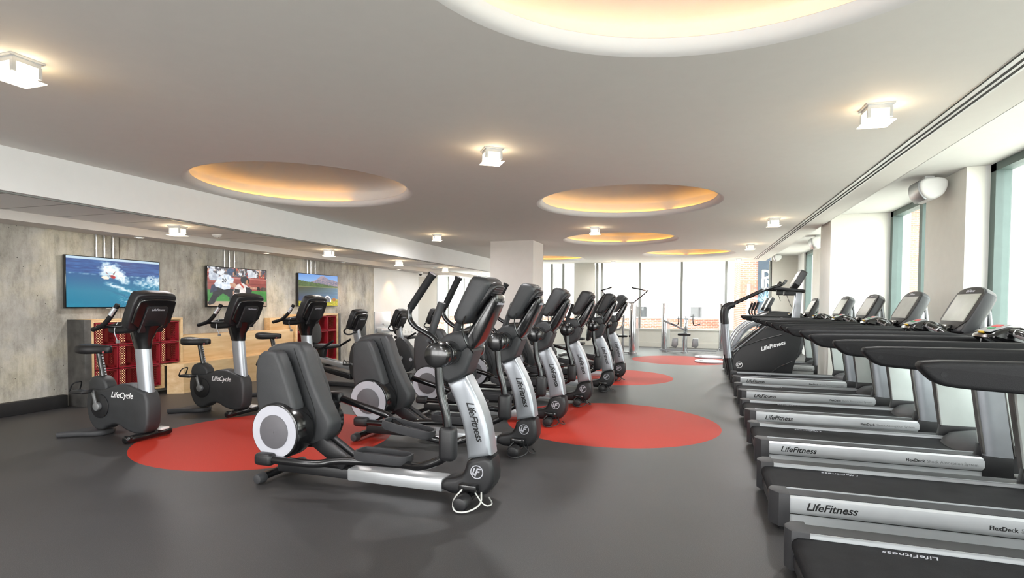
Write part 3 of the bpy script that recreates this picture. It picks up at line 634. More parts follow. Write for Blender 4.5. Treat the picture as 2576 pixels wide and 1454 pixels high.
# ------------------------------------------------------------ recumbent bikes (origin x = -6.0)
def recumbent():
    t = thing('recumbent_bike', 'x', 'recumbent bike', (0, 0, 0), 0, 'recumbent exercise bikes')
    b = B(); b.shell(chaikin([(.40, .75), (.52, .80), (.66, .68), (.80, .48), (.83, .34), (.74, .14), (.58, .08), (.42, .12), (.34, .28), (.34, .55)], 1), -.095, .095, .03, 4); b.build('body_shell', 'shell', t)
    b = B(); b.bar((.49, 0, .72), (.42, 0, 1.06), .075, .12, .02); b.build('post', 'sil', t)
    bike_console(t, .45, 1.17, math.radians(22), .2, .18, .05)
    for s in (-1, 1):
        b = B(); b.tube([(.46, s*.03, .95), (.38, s*.16, .90), (.33, s*.23, .96), (.38, s*.22, 1.03), (.44, s*.12, 1.04)], .014, 10); b.build('front_handle', 'tube', t)
    b = B(); b.shell(chaikin([(-.62, -.24), (-.58, .24), (-.45, .24), (-.3, .09), (.5, .07), (.6, .24), (.72, .24), (.72, -.24), (.6, -.24), (.5, -.07), (-.3, -.09), (-.45, -.24)], 1), .0, .07, .02, 3, ax='z'); b.build('floor_base', 'dgr', t)
    b = B(); b.bar((-.42, 0, .48), (.36, 0, .33), .12, .1, .02); b.build('seat_rail', 'sil2', t)
    b = B(); b.shell([(-.48, .30), (-.50, .5), (-.44, .53), (-.40, .36), (.36, .22), (.36, .12)], -.07, .07, .02); b.build('rail_cover', 'blk', t)
    b = B(); b.bar((-.3, 0, .48), (-.25, 0, .66), .1, .16, .02); b.build('seat_carriage', 'blk', t)
    b = B(); b.box(-.44, -.02, -.2, .2, .65, .72, .03, None, 4); b.build('seat', 'pad', t)
    b = B(); b.shell(chaikin([(-.16, .78), (-.2, .95), (-.17, 1.1), (-.08, 1.17), (.08, 1.17), (.17, 1.1), (.2, .95), (.16, .78), (.05, .72), (-.05, .72)], 1), -.035, .035, .03, 4, ax='x'); o = b.build('backrest', 'pad', t); o.location = (-.30, 0, 0); o.rotation_euler = (0, -.16, 0)
    for s in (-1, 1):
        b = B(); b.tube([(-.38, s*.16, .68), (-.30, s*.24, .64), (-.05, s*.25, .68)], .014, 10); b.build('side_handle', 'tube', t)
    for s in (-1, 1):
        b = B(); b.tube([(-.07, s*.25, .68), (.15, s*.25, .80)], .02, 10, 0); b.build('side_grip', 'rub', t)
    for s, dx in ((-1, -1), (1, 1)):
        b = B(); b.cyl((.55, s*.1, .38), (.55, s*.13, .38), .04, n=18); b.bar((.55, s*.125, .38), (.55+dx*.16, s*.125, .41), .02, .03, .005); b.build('crank', 'sil2', t)
        b = B(); b.box(.55+dx*.16-.06, .55+dx*.16+.05, s*.2-.055, s*.2+.055, .39, .42, .01); b.tube([(.55+dx*.16-.05, s*.2-.05, .41), (.55+dx*.16-.05, s*.2-.02, .5), (.55+dx*.16-.05, s*.2+.05, .42)], .007, 8); b.build('pedal', 'blk', t)
    b = B(); b.tube([(.5, -.1, .9), (.5, -.1, .9), (.5, -.1, .9)], .001, 4, 0) if False else b.cyl((.76, -.1, .36), (.76, -.104, .36), .035, n=18); b.build('badge', 'ring', t)
    return t
rc = recumbent()
for i, (x, y, lb) in enumerate([(-5.98, 8.30, 'nearest recumbent bike, behind the third upright bike, before the right crate shelf'), (-5.98, 9.75, 'middle recumbent bike, its console before the white wall'),
                                (-6.0, 11.3, 'farthest recumbent bike, its console before the grey door')]):
    if i == 0: rc.location = (x, y, 0); rc['label'] = lb
    else: dup(rc, (x, y, 0), 0, lb)
b = B(); b.ell((0, 0, .03), (.11, .07, .03)); o = b.build('towel', 'blue'); o.location = (-4.95, 9.3, 0); tag(o, 'small crumpled blue cloth lying on the floor behind the second cross trainer', 'cloth')

# ------------------------------------------------------------ treadmills (x from the back end)
def treadmill():
    t = thing('treadmill', 'x', 'treadmill', (0, 0, 0), 0, 'row of treadmills by the windows')
    for s in (-1, 1):
        # side extrusion profile in (y, z)
        P = [(.30, .235), (.445, .235), (.458, .222), (.462, .16), (.455, .128), (.448, .122), (.45, .05), (.42, .03), (.32, .03), (.30, .1)]
        b = B(); b.loops([[(x, s*y, z) for y, z in P] for x in (.0, 1.60)]); sd = b.build('side_panel', 'pnl', t)
        b = B(); b.box(.0, 1.58, min(s*.32, s*.44), max(s*.32, s*.44), .2355, .239); b.build('foot_rail', 'dgr', sd)
        b = B(); b.box(.0, 1.60, min(s*.296, s*.304), max(s*.296, s*.304), .236, .243); b.build('edge_strip', 'sil2', sd)
        b = B(); b.box(.0, 1.6, min(s*.4585, s*.4605), max(s*.4585, s*.4605), .119, .124); b.box(.0, 1.6, min(s*.4493, s*.452), max(s*.4493, s*.452), .0, .045); b.build('shadow_gap', 'drk', sd)
        b = B(); b.shell([(-.115, s*.345), (-.11, s*.40), (-.065, s*.460), (.0, s*.466), (.0, s*.295), (-.09, s*.295)], .03, .247, .006, 2, ax='z'); b.build('end_cap', 'dgr', t)
        b = B(); b.box(1.58, 1.66, min(s*.31, s*.455), max(s*.31, s*.455), .05, .235, .02); b.build('front_cap', 'blk', t)
        b = B(); b.cyl((-.03, s*.40, 0), (-.03, s*.40, .05), .03); b.cyl((1.85, s*.40, 0), (1.85, s*.40, .07), .03); b.build('levelling_foot', 'rub', t)
        # upright: rounded silver edge and flat side plate
        y0, y1 = (-.455, -.36) if s < 0 else (.36, .455); yc = (y0+y1)/2
        b = B(); ls = []
        for x, z in ((1.60, .24), (1.55, .60), (1.515, .85), (1.485, 1.20)):
            ls.append([(x+.10-.10*math.cos(a)*(1 if math.cos(a) > 0 else -1), yc+(.05 if s > 0 else .05)*math.sin(a)*1., z) for a in [(-PI/2+PI*k/10) for k in range(11)]]+[(x+.19, yc+.05, z), (x+.19, yc-.05, z)])
        b.loops(ls); up = b.build('upright', 'sil', t, 50)
        b = B(); b.shell([(1.795, .26), (1.803, .26), (1.748, .60), (1.713, .85), (1.683, 1.18), (1.675, 1.18), (1.705, .85), (1.740, .60)], y0-.004, y1+.004, 0)
        b.shell([(1.598, .26), (1.612, .26), (1.562, .60), (1.527, .85), (1.497, 1.18), (1.483, 1.18), (1.513, .85), (1.548, .60)], yc-.03, yc+.03, 0); b.build('dark_seam', 'steel', up)
        b = B(); b.shell([(1.59, .33), (1.90, .33), (1.865, .80), (1.83, 1.18), (1.50, 1.18), (1.53, .80)], *((y1-.03, y1+.012) if s < 0 else (y0-.012, y0+.03)), .004, 2); b.build('inner_plate', 'pan', up)
        b = B(); b.shell([(1.585, .07), (1.80, .07), (1.79, .25), (1.585, .245)], y0-.004, y1+.004, .01, 2); b.build('upright_boot', 'blk', up)
        b = B(); b.shell([(1.56, .22), (1.80, .25), (1.93, .25), (1.93, .335), (1.58, .335)], *((y1-.04, y1+.02) if s < 0 else (y0-.02, y0+.04)), .008, 2); b.build('plate_base', 'blk', up)
        # handrail
        y0, y1 = (-.42, -.34) if s < 0 else (.34, .42)
        b = B(); b.shell(chaikin([(.235, 1.222), (.255, 1.242), (.5, 1.247), (1.62, 1.247), (1.62, 1.05), (1.0, 1.10), (.57, 1.126), (.38, 1.136), (.30, 1.148), (.25, 1.195)], 1), y0, y1, .018, 3); hr = b.build('handrail', 'rub', t)
        b = B()
        for x, z in ((.315, 1.19), (.66, 1.142)): b.cyl((x, y0-.001, z), (x, y1+.001, z), .011, n=16)
        b.box(.32, 1.6, y0-.0008, y1+.0008, 1.214, 1.216); b.build('screw', 'rub', hr)
    if True:
        emblem(t, (1.61, -.411, .95), .05, 'bel', (PI/2, 0, 0))
    # belt with rear roller
    b = B(); P = [(.02+.045*(1-math.sin(a)), .165+.05*math.cos(a)) for a in [PI*k/8 for k in range(9)]]
    prof = [(1.70, .215), (-.03, .215)]+[(-.045-.045*math.sin(PI*k/8), .17+.045*math.cos(PI*k/8)) for k in range(1, 9)]+[(1.70, .12)]
    b.loops([[(x, y, z) for x, z in prof] for y in (-.295, .295)]); bl = b.build('running_belt', 'belt', t, 50)
    b = B(); b.box(-.08, 1.7, -.30, .30, .05, .12, .01); b.build('deck_frame', 'blk', t)
    text(bl, 'lettering', 'LifeFitness', .058, 'ring', (.44, .24, .2158), (0, 0, PI), .3, .0004)
    text(t, 'lettering', 'LifeFitness', .068, 'txb', (.235, -.4625, .175), (PI/2, 0, 0), .3, .0006, .0012)
    text(t, 'lettering', 'FlexDeck', .036, 'txb', (1.12, -.4625, .168), (PI/2, 0, 0), 0, .0006, .0006)
    text(t, 'lettering', 'Shock Absorption System', .034, 'txg', (1.38, -.4625, .168), (PI/2, 0, 0), 0, .0006)
    # motor hood
    b = B(); ls = []
    for x, h, w in ((1.50, .002, .28), (1.54, .05, .33), (1.64, .10, .36), (1.80, .13, .365), (2.0, .10, .36), (2.07, .02, .34)):
        ls.append([(x-(.10*(1-abs(math.sin(a)))*-1 if x < 1.6 else 0)*1, w*math.cos(a), .215+h*(math.sin(a)**.6 if math.sin(a) > 0 else 0)) for a in (PI*k/16 for k in range(17))]+[(x, -w, .1), (x, w, .1)])
    b.loops(ls); b.build('motor_hood', 'dgr', t, 50)
    b = B(); b.shell([(1.68, .1), (2.07, .1), (2.07, .24), (1.68, .24)], -.36, .36, .01); b.build('motor_base', 'blk', t)
    # dash bridge with cup holders
    b = B(); b.shell(chaikin([(1.42, 1.12), (1.46, 1.22), (1.62, 1.27), (1.86, 1.27), (1.97, 1.19), (1.92, 1.10), (1.6, 1.06)], 1), -.45, .45, .03, 4); b.build('dash', 'blk', t)
    for s in (-1, 1):
        b = B(); b.lathe([(.05, 1.276), (.06, 1.278), (.06, 1.26), (.045, 1.26), (.045, 1.22), (.001, 1.22)], (1.68, s*.33), 20); b.build('cup_holder', 'gloss', t)
    tl = math.radians(27); cm = Matrix.Translation((1.61, 0, 1.425)) @ Euler((0, tl, 0)).to_matrix().to_4x4() @ Matrix.Diagonal((1.1, 1.14, 1.12, 1))
    b = B(); b.shell(chaikin([(-.24, -.185), (-.245, .13), (-.17, .185), (0, .20), (.17, .185), (.245, .13), (.24, -.185), (.2, -.205), (-.2, -.205)], 1), -.03, .075, .015, 3, ax='x', w1=.05); con = b.build('console', 'shell', t); con.matrix_local = cm
    b = B(); b.shell(chaikin([(-.235, -.18), (-.24, .125), (-.165, .18), (0, .193), (.165, .18), (.24, .125), (.235, -.18)], 1), -.036, -.028, .004, 2, ax='x'); b.build('bezel', 'bez', con)
    b = B(); b.box(-.039, -.0355, -.185, .185, -.105, .12); b.box(-.038, -.0357, -.195, .195, -.112, .127); b.build('screen', 'scr', con)
    b = B(); b.box(-.06, -.034, -.07, .07, -.20, -.15, .008); b.build('key_pad', 'gloss', con)
    text(con, 'lettering', 'LifeFitness', .032, 'ring', (-.0395, 0, .152), (PI/2, 0, -PI/2), .25)
    b = B(); b.bar((1.72, 0, 1.16), (1.72, 0, 1.40), .16, .06, .015); b.bar((1.80, 0, 1.18), (1.76, 0, 1.52), .1, .03, .01); b.build('console_support', 'bel', t)
    b = B(); b.tube([(1.50, -.1, 1.25), (1.42, -.15, 1.28), (1.40, -.22, 1.2), (1.46, -.25, 1.15)], .007, 8); b.tube([(1.52, .05, 1.24), (1.46, -.02, 1.26), (1.44, -.06, 1.18)], .006, 8); b.build('console_cable', 'gloss', t)
    # control pod on the curved bar
    b = B(); b.shell(chaikin([(1.16, 1.255), (1.17, 1.288), (1.30, 1.342), (1.42, 1.30), (1.54, 1.18), (1.46, 1.10), (1.28, 1.20)], 1), -.125, .125, .025, 3); b.build('control_pod', 'gloss', t)
    b = B(); rot = (0, -.36, 0); b.rbox((1.235, 0, 1.320), (.13, .19, .006), rot, .002); kp = b.build('key_panel', 'bel', t)
    b = B(); b.rbox((1.262, .01, 1.3345), (.03, .09, .004), rot); b.build('display', 'ledr', kp)
    b = B(); b.rbox((1.225, .0, 1.321), (.02, .07, .004), rot); b.build('green_display', 'ledg', kp)
    b = B(); b.rbox((1.172, 0, 1.294), (.012, .06, .012), rot, .002); b.build('sticker', 'yel', kp)
    b = B(); b.tube([(1.50, -.36, 1.16), (1.40, -.33, 1.20), (1.30, -.23, 1.285), (1.28, -.1, 1.30), (1.28, .1, 1.30), (1.30, .23, 1.285), (1.40, .33, 1.20), (1.50, .36, 1.16)], .025, 12, 2); br = b.build('grip_bar', 'gloss', t)
    for s in (-1, 1):
        b = B(); b.tube([(1.335, s*.262, 1.255), (1.305, s*.215, 1.278), (1.290, s*.16, 1.292)], .0275, 12, 1); b.build('pulse_sensor', 'sil2', br)
    b = B(); b.tube([(1.18, .02, 1.25), (1.17, .02, 1.1), (1.19, .03, 1.02)], .004, 6, 1); b.build('safety_cord', 'gloss', t)
    return t
M['belt'] = plain('belt_rubber', '1e1e20', .7, 0, (380, .6), .25, spec=.15)
tm = treadmill()
TPOS = [(.61, 2.97), (.61, 4.37), (.67, 5.90), (.71, 7.39), (.745, 9.01), (.785, 10.65), (.78, 13.15)]
TLAB = ['nearest treadmill, cut by the bottom right corner, only its belt and far rail showing', 'second treadmill from the camera, its long silver side panel large on the right',
        'third treadmill from the camera, its large console standing before the nearest window pier', 'fourth treadmill from the camera in the window row', 'fifth treadmill from the camera in the window row',
        'sixth treadmill, just before the stair climber', 'treadmill mostly hidden behind the stair climber']
for i, (x, y) in enumerate(TPOS):
    if i == 0: tm.location = (x, y, 0); tm['label'] = TLAB[0]
    else: dup(tm, (x, y, 0), 0, TLAB[i])

# ------------------------------------------------------------ stair climber
t = thing('stair_climber', 'black stair climbing machine with white lettering on its side, beyond the sixth treadmill', 'stair climber', (0, 11.88, 0))
for s in (-1, 1):
    y0, y1 = (-.40, -.34) if s < 0 else (.34, .40)
    b = B(); b.shell(chaikin([(.72, .02), (.70, .30), (.78, .58), (1.32, 1.06), (1.55, 1.16), (1.80, 1.14), (1.93, 1.0), (1.93, .78), (1.80, .30), (1.74, .02)], 1), y0, y1, .02, 3); sp = b.build('side_panel', 'blk', t)
    b = B(); b.tube([(.74, s*.405, .57), (.90, s*.405, .70), (1.30, s*.405, 1.07), (1.36, s*.405, 1.11)], .012, 8, 1); b.build('edge_trim', 'sil', sp)
    if s < 0:
        text(sp, 'lettering', 'LifeFitness', .105, 'txw', (1.44, -.402, .70), (PI/2, -.33, 0), .3, .001, .003)
        emblem(sp, (.86, -.402, .32), .06, 'txw')
        b = B(); b.tube([(.8, -.4, .62), (1.2, -.402, .80), (1.6, -.402, .92)], .01, 6); b.tube([(1.3, -.4, .05), (1.5, -.402, .28), (1.78, -.402, .42)], .012, 6); b.build('moulded_crease', 'blk', sp)
    # side upright: black foot, silver tube, black elbow and sloping rail
    b = B(); b.tube([(.74, s*.43, .03), (.70, s*.43, .25), (.66, s*.43, .48)], .055, 12, 1); b.build('rail_foot', 'blk', t)
    b = B(); b.tube([(.665, s*.43, .45), (.60, s*.43, 1.12)], .06, 14, 0); b.build('upright_tube', 'sil', t)
    b = B(); b.tube([(.602, s*.43, 1.10), (.585, s*.43, 1.32), (.62, s*.43, 1.43), (.75, s*.43, 1.49)], .062, 14, 2); b.build('rail_elbow', 'blk', t)
    b = B(); b.tube([(.72, s*.43, 1.475), (1.05, s*.42, 1.64), (1.32, s*.40, 1.78), (1.48, s*.38, 1.82), (1.60, s*.36, 1.86), (1.66, s*.34, 1.94)], .026, 12, 2); b.build('side_rail', 'tube', t)
b = B(); b.tube([(1.42, -.37, 1.79), (1.85, -.37, 1.75), (1.97, -.30, 1.74), (2.0, 0, 1.74), (1.97, .30, 1.74), (1.85, .37, 1.75), (1.42, .37, 1.79)], .03, 12, 2); b.build('front_rail', 'rub', t)
b = B()
for k in range(5): x, z = .86+k*.2, .56+k*.16; b.box(x, x+.20, -.33, .33, z-.02, z+.02, .008)
b.build('step', 'dgr', t)
b = B()
for k in range(5): x, z = .86+k*.2, .56+k*.16; b.box(x, x+.02, -.33, .33, z+.02, z+.03)
b.build('step_edge', 'sil', t)
b = B(); b.box(.80, 1.8, -.33, .33, .05, .5, .02); b.build('inner_frame', 'blk', t)
b = B(); b.shell([(1.78, .9), (1.93, .9), (1.98, 1.72), (1.87, 1.72)], -.07, .07, .015); b.build('console_post', 'sil', t)
b = B(); b.box(1.5, 1.62, -.3, -.18, 1.66, 1.76, .02); b.box(1.66, 1.86, -.12, .12, 1.66, 1.75, .02); b.build('accessory_tray', 'blk', t)
cm = Matrix.Translation((1.90, 0, 1.96)) @ Euler((0, math.radians(28), 0)).to_matrix().to_4x4()
b = B(); b.shell(chaikin([(-.23, -.18), (-.23, .15), (-.16, .20), (.16, .20), (.23, .15), (.23, -.18)], 1), -.05, .07, .02, 3, ax='x'); con = b.build('console', 'shell', t); con.matrix_local = cm
b = B(); b.box(-.054, -.0505, -.18, .18, -.11, .13); b.build('screen', 'scr', con)
b = B(); b.tube([(1.7, -.1, 1.68), (1.74, -.12, 1.55), (1.8, -.12, 1.42)], .005, 6); b.tube([(1.55, -.2, 1.66), (1.58, -.22, 1.55)], .005, 6); b.build('hanging_cable', 'gloss', t)

# ------------------------------------------------------------ arc trainers behind the climber
def arc_trainer():
    t = thing('arc_trainer', 'x', 'arc trainer', (0, 0, 0), 0, 'arc trainers beyond the stair climber')
    b = B(); b.box(.05, 1.6, -.30, .30, .02, .12, .03); b.box(.0, .12, -.36, .36, .0, .08, .02); b.build('base_frame', 'sil', t)
    for s in (-1, 1):
        P = [(.05, .12), (.10, .42), (.25, .80), (.52, 1.06), (.86, 1.18), (.86, 1.06), (.56, .94), (.36, .72), (.25, .42), (.22, .12)]
        b = B(); b.shell(chaikin(P, 2), *sorted((s*.22, s*.34)), .03, 4); b.build('curved_shroud', 'sil', t)
        b = B(); b.tube([(.2, s*.17, .42), (.8, s*.17, .5), (1.1, s*.2, .7)], .03, 10); b.build('pedal_arm', 'tube', t)
        b = B(); b.box(.12, .52, s*.17-.07, s*.17+.07, .42, .46, .015); b.build('pedal', 'blk', t)
        b = B(); b.tube([(1.0, s*.34, .95), (.72, s*.36, 1.15), (.62, s*.34, 1.30), (.70, s*.32, 1.48)], .02, 10); b.build('moving_arm', 'tube', t)
        b = B(); b.tube([(.655, s*.335, 1.36), (.72, s*.32, 1.54)], .028, 10, 0); b.build('grip', 'rub', t)
    b = B(); b.shell(chaikin([(.62, .98), (.72, 1.22), (1.0, 1.32), (1.40, 1.34), (1.66, 1.20), (1.78, .95), (1.70, .40), (1.5, .12), (1.2, .12), (1.15, .60), (.95, .9)], 2), -.16, .16, .05, 4); b.build('hood', 'blk', t)
    cm = Matrix.Translation((.98, 0, 1.50)) @ Euler((0, math.radians(26), 0)).to_matrix().to_4x4()
    b = B(); b.shell(chaikin([(-.2, -.17), (-.2, .14), (-.14, .18), (.14, .18), (.2, .14), (.2, -.17)], 1), -.03, .05, .015, 3, ax='x'); con = b.build('console', 'shell', t); con.matrix_local = cm
    b = B(); b.box(-.034, -.0305, -.16, .16, -.1, .13); b.build('screen', 'scr', con)
    b = B(); b.bar((1.02, 0, 1.25), (.99, 0, 1.42), .1, .06, .01); b.build('console_neck', 'blk', t)
    return t
a1 = arc_trainer(); a1.location = (.72, 14.35, 0); a1['label'] = 'silver curved arc trainer right behind the stair climber, nearer of the two'
dup(a1, (.78, 15.75, 0), 0, 'silver curved arc trainer behind the stair climber, farther of the two')

# ------------------------------------------------------------ weight stations by the back windows
def tower(t, x, y, h=1.5, r=.1, plates=True):
    b = B(); b.lathe([(r*.98, .04), (r, .06), (r, h), (r*.96, h+.02), (.001, h+.02)], (x, y), 32); b.cyl((x, y, 0), (x, y, .06), r+.03); b.build('stack_tower', 'chr', t)
    b = B(); b.box(x+r*.6, x+r+.08, y-.04, y+.04, .1, h-.02, .01); b.build('stack_shield', 'frost', t)
t = thing('cable_weight_machine', 'weight station with chrome tower and tall V shaped black arms behind the last cross trainer', 'weight machine', (-1.70, 16.75, 0))
tower(t, 0, 0, 1.5, .105)
b = B(); b.box(-1.0, .05, -.05, .05, .02, .07, .01); b.box(-1.0, -.9, -.4, .4, .02, .07, .01); b.build('base_frame', 'bel', t)
b = B(); b.bar((-.42, 0, 1.53), (.05, 0, 1.53), .05, .05, .01); b.build('top_beam', 'bel', t)
b = B()
b.tube([(.03, -.05, 1.53), (.42, -.05, 1.86), (.42, -.05, 1.90)], .017, 8, 1); b.tube([(.42, -.05, 1.86), (.30, -.5, 1.90), (.02, -.6, 1.95)], .02, 8, 0)
b.tube([(-.30, .0, 1.1), (-.62, -.05, 1.53), (-.9, -.05, 1.86)], .017, 8, 0); b.tube([(-.9, -.05, 1.86), (-.86, -.4, 1.88), (-.55, -.6, 1.96)], .02, 8, 0)
b.build('lever_arm', 'tube', t)
b = B(); b.bar((-.30, 0, .05), (-.26, 0, 1.15), .06, .06, .01); b.bar((-.30, 0, .52), (-.62, 0, .60), .05, .05, .01); b.tube([(-.25, 0, 1.0), (-.32, -.1, .75), (-.6, -.12, .68), (-.8, -.12, .72)], .025, 8); b.build('upright_frame', 'bel', t)
b = B(); b.box(-.98, -.48, -.14, .14, .78, .99, .03); b.build('arm_pad', 'pad', t)
b = B(); b.cyl((-.72, -.15, .66), (-.72, .15, .66), .075, n=18, bev=.015); b.build('roller_pad', 'pad', t)
b = B(); b.box(-.42, -.14, -.14, .14, .50, .56, .02); b.build('seat', 'pad', t)
b = B(); b.bar((-.28, 0, .03), (-.28, 0, .50), .07, .07, .01); b.build('seat_post', 'bel', t)
b = B(); b.lathe([(.001, 0), (.16, 0), (.17, .03), (.16, .06), (.001, .06)], n=24); o = b.build('cam_wheel', 'blk', t); o.location = (-.66, -.1, .30); o.rotation_euler = (PI/2, 0, 0)
t = thing('bench_end', 'grey steel T shaped bench end beside the foot of the last cross trainer', 'bench', (-1.98, 13.15, 0))
b = B(); b.box(-.05, .35, -.05, .05, .26, .36, .01); b.build('cross_bar', 'bel', t)
b = B(); b.box(.1, .2, -.05, .05, .05, .26); b.build('stem', 'bel', t)
b = B(); b.box(-.05, .32, -.05, .05, 0, .06, .01); b.build('foot_bar', 'dgr', t)
t = thing('dip_machine', 'small chrome seated press station with curved black handles before the back windows', 'weight machine', (-.25, 17.85, 0))
b = B(); b.cyl((0, 0, .02), (0, 0, .53), .06, n=20); b.cyl((0, 0, 0), (0, 0, .03), .12, n=20); b.build('seat_column', 'chr', t)
b = B(); b.box(-.19, .19, -.16, .16, .53, .60, .025); b.build('seat', 'pad', t)
b = B(); b.bar((.03, .12, .60), (.06, .14, 1.12), .08, .1, .01); b.cyl((.04, .2, .02), (.04, .2, .62), .05); b.build('back_column', 'chr', t)
b = B(); b.bar((-.22, .1, 1.04), (.30, .1, 1.04), .03, .03)
for s in (-1, 1): b.tube([(.04+s*.21, .08, 1.12), (.04+s*.21, .04, .90), (.04+s*.26, -.06, .84), (.04+s*.42, -.2, .90)], .018, 8)
b.build('handle', 'tube', t)
b = B(); b.bar((-.62, .1, .98), (.02, .1, .70), .06, .06, .01); b.bar((-.75, .25, .06), (.95, .25, .06), .05, .05); b.build('brace', 'bel', t)
for s in (-1, 1):
    b = B(); b.shell([(-.10, .17), (-.07, .42), (.10, .42), (.10, .20), (.03, .12)], .1, .2, .02); o = b.build('foot_plate', 'bel', t); o.location = (s*.30+.02, -.05, .02)
t = thing('cable_tower', 'slim chrome weight tower standing left of the small press station', 'weight tower', (-.87, 18.45, 0)); tower(t, 0, 0, 1.5, .095)
t = thing('cable_tower', 'slim chrome weight tower standing far right before the back windows', 'weight tower', (.90, 19.2, 0)); tower(t, 0, 0, 1.5, .095)
for y0, y1, lb in ((14.75, 15.6, 'grey rubber edged floor plate lying before the arc trainers, nearer of the two'), (16.12, 16.85, 'grey floor plate lying before the back windows, farther of the two')):
    t = thing('floor_plate', lb, 'floor plate', (.42, (y0+y1)/2, 0), 0, 'grey floor plates')
    b = B(); hw, hd = .36, (y1-y0)/2; b.shell(chaikin([(-hw, -hd), (hw, -hd), (hw, hd), (-hw, hd)], 2), 0, .03, .006, 2, ax='z'); b.build('plate', 'ring', t)
    b = B(); b.cyl((-.2, 0, .03), (-.2, 0, .036), .04, n=14); b.build('bolt', 'blk', t)
def press(x, y, lb, rz=0):
    t = thing('press_machine', lb, 'weight machine', (x, y, 0), rz)
    b = B(); b.box(-.7, .7, -.05, .05, .01, .07, .01); b.box(-.7, -.6, -.35, .35, .01, .07, .01); b.box(.6, .7, -.35, .35, .01, .07, .01); b.bar((.3, 0, .05), (.42, 0, 1.5), .07, .09, .01); b.bar((-.2, 0, .05), (-.2, 0, .45), .07, .07, .01); b.build('frame', 'bel', t)
    b = B(); b.box(-.42, -.02, -.17, .17, .45, .52, .025); b.build('seat', 'pad', t)
    b = B(); b.rbox((.13, 0, .92), (.08, .3, .72), (0, .14, 0), .03, 3); b.build('backrest', 'pad', t)
    b = B(); b.box(.45, .62, -.28, .28, .07, 1.35, .02); b.build('stack_shroud', 'dgr', t)
    for s in (-1, 1):
        b = B(); b.tube([(.42, s*.1, 1.42), (.1, s*.42, 1.38), (-.22, s*.42, 1.05), (-.3, s*.34, 1.0)], .024, 8); b.build('press_arm', 'tube', t)
    for s in (-1, 1):
        b = B(); b.tube([(-.22, s*.42, 1.03), (-.24, s*.22, 1.0)], .03, 10, 0); b.build('grip', 'rub', t)
press(-2.9, 15.6, 'black padded press machine seen between the fourth and fifth cross trainers')
press(-2.55, 13.7, 'black padded press machine directly behind the last two cross trainers')

# ------------------------------------------------------------ televisions
def fbm(x, y, s=0):
    v = 0; a = .5
    for k in range(4):
        xi, yi = math.floor(x), math.floor(y); fx, fy = x-xi, y-yi; fx = fx*fx*(3-2*fx); fy = fy*fy*(3-2*fy)
        h = lambda i, j: (math.sin(i*127.1+j*311.7+s*17.3)*43758.5453) % 1
        v += a*((h(xi, yi)*(1-fx)+h(xi+1, yi)*fx)*(1-fy)+(h(xi, yi+1)*(1-fx)+h(xi+1, yi+1)*fx)*fy); x *= 2; y *= 2; a *= .5
    return v
def lerp(a, b, t): t = max(0, min(1, t)); return tuple(p+(q-p)*t for p, q in zip(a, b))
def hx(h): return tuple(int(h[i:i+2], 16)/255 for i in (0, 2, 4))
def blob(u, v, cx, cy, rx, ry, an=0):
    dx, dy = u-cx, v-cy; c, s = math.cos(an), math.sin(an)
    return ((dx*c+dy*s)/rx)**2+((-dx*s+dy*c)/ry)**2
def surf(u, v):      # u right, v up, 16:9
    n = fbm(u*9, v*7); n2 = fbm(u*30, v*26, 3); n3 = fbm(u*70, v*60, 6); hz = .69-.04*u
    w = lerp(hx('fbfdfd'), hx('9cbfd2'), (n2-.3)*1.8)
    if v > .955: c = lerp(hx('a9c8de'), hx('c4d9e6'), n)
    elif v > hz: c = lerp(hx('0d3a7c'), hx('2f6cad'), (fbm(u*10, v*55)-.25)*1.6+(hz-v+.1)*.6)
    else:
        t = (hz-v)/hz; c = lerp(hx('0d4f88'), hx('12789a'), t*1.9); c = lerp(c, hx('2b93ab'), (fbm(u*4+v*3, v*5-u*2, 2)-.45)*2.2*t)
        c = lerp(c, hx('0a3f74'), (fbm(u*5+v*9, v*3, 9)-.55)*3)
    c = lerp(c, w, max(0, 1-abs(v-hz+.02)*45)*max(0, (n2-.35)*2.2))
    # spray plume thrown up behind the rider
    d = ((u-.42)/.15)**2+((v-.76)/.17)**2
    k = 1.15-d-1.5*(.5-n2)-.5*(.5-n3)
    c = lerp(c, w, max(0, min(1, k*1.4))*max(0, min(1, (u-.29+.12*(n2-.5))*14)))
    d = ((u-.50-(.72-v)*.45)/.10)**2+((v-.66)/.20)**2; c = lerp(c, w, max(0, min(1, (1.1-d-1.6*(.5-n2))*1.4)))
    # foam running down the face to the right
    e = v-(.47-.62*(u-.42)); wd_ = .05+.10*max(0, u-.42)
    c = lerp(c, w, max(0, min(1, (u-.36+.12*(n2-.5))*12))*max(0, min(1, (1-abs(e)/wd_-2.2*(.52-n2))*1.3)))
    e = v-(.50+.05*math.sin(u*9)); g_ = (u-.66)*4
    if u > .58: c = lerp(c, w, max(0, min(1, (min(1, g_)-(e/.17)**2-2.4*(.5-n2)))))
    c = lerp(c, w, max(0, min(.8, (n3-.55)*9))*max(0, min(1, (u-.46)*5))*max(0, min(1, (.30-v)*7)))
    if blob(u, v, .385, .60, .042, .030, -.45) < 1: c = hx('efe3d2')
    if blob(u, v, .462, .625, .026, .042, .4) < 1: c = hx('b3202b')
    if blob(u, v, .432, .64, .035, .010, -.35) < 1: c = hx('4a3a3c')
    if blob(u, v, .472, .685, .011, .018) < 1: c = hx('3d2822')
    if blob(u, v, .398, .70, .005, .03, .6) < 1 or blob(u, v, .484, .72, .004, .02, -.3) < 1: c = hx('8e3a38')
    return c
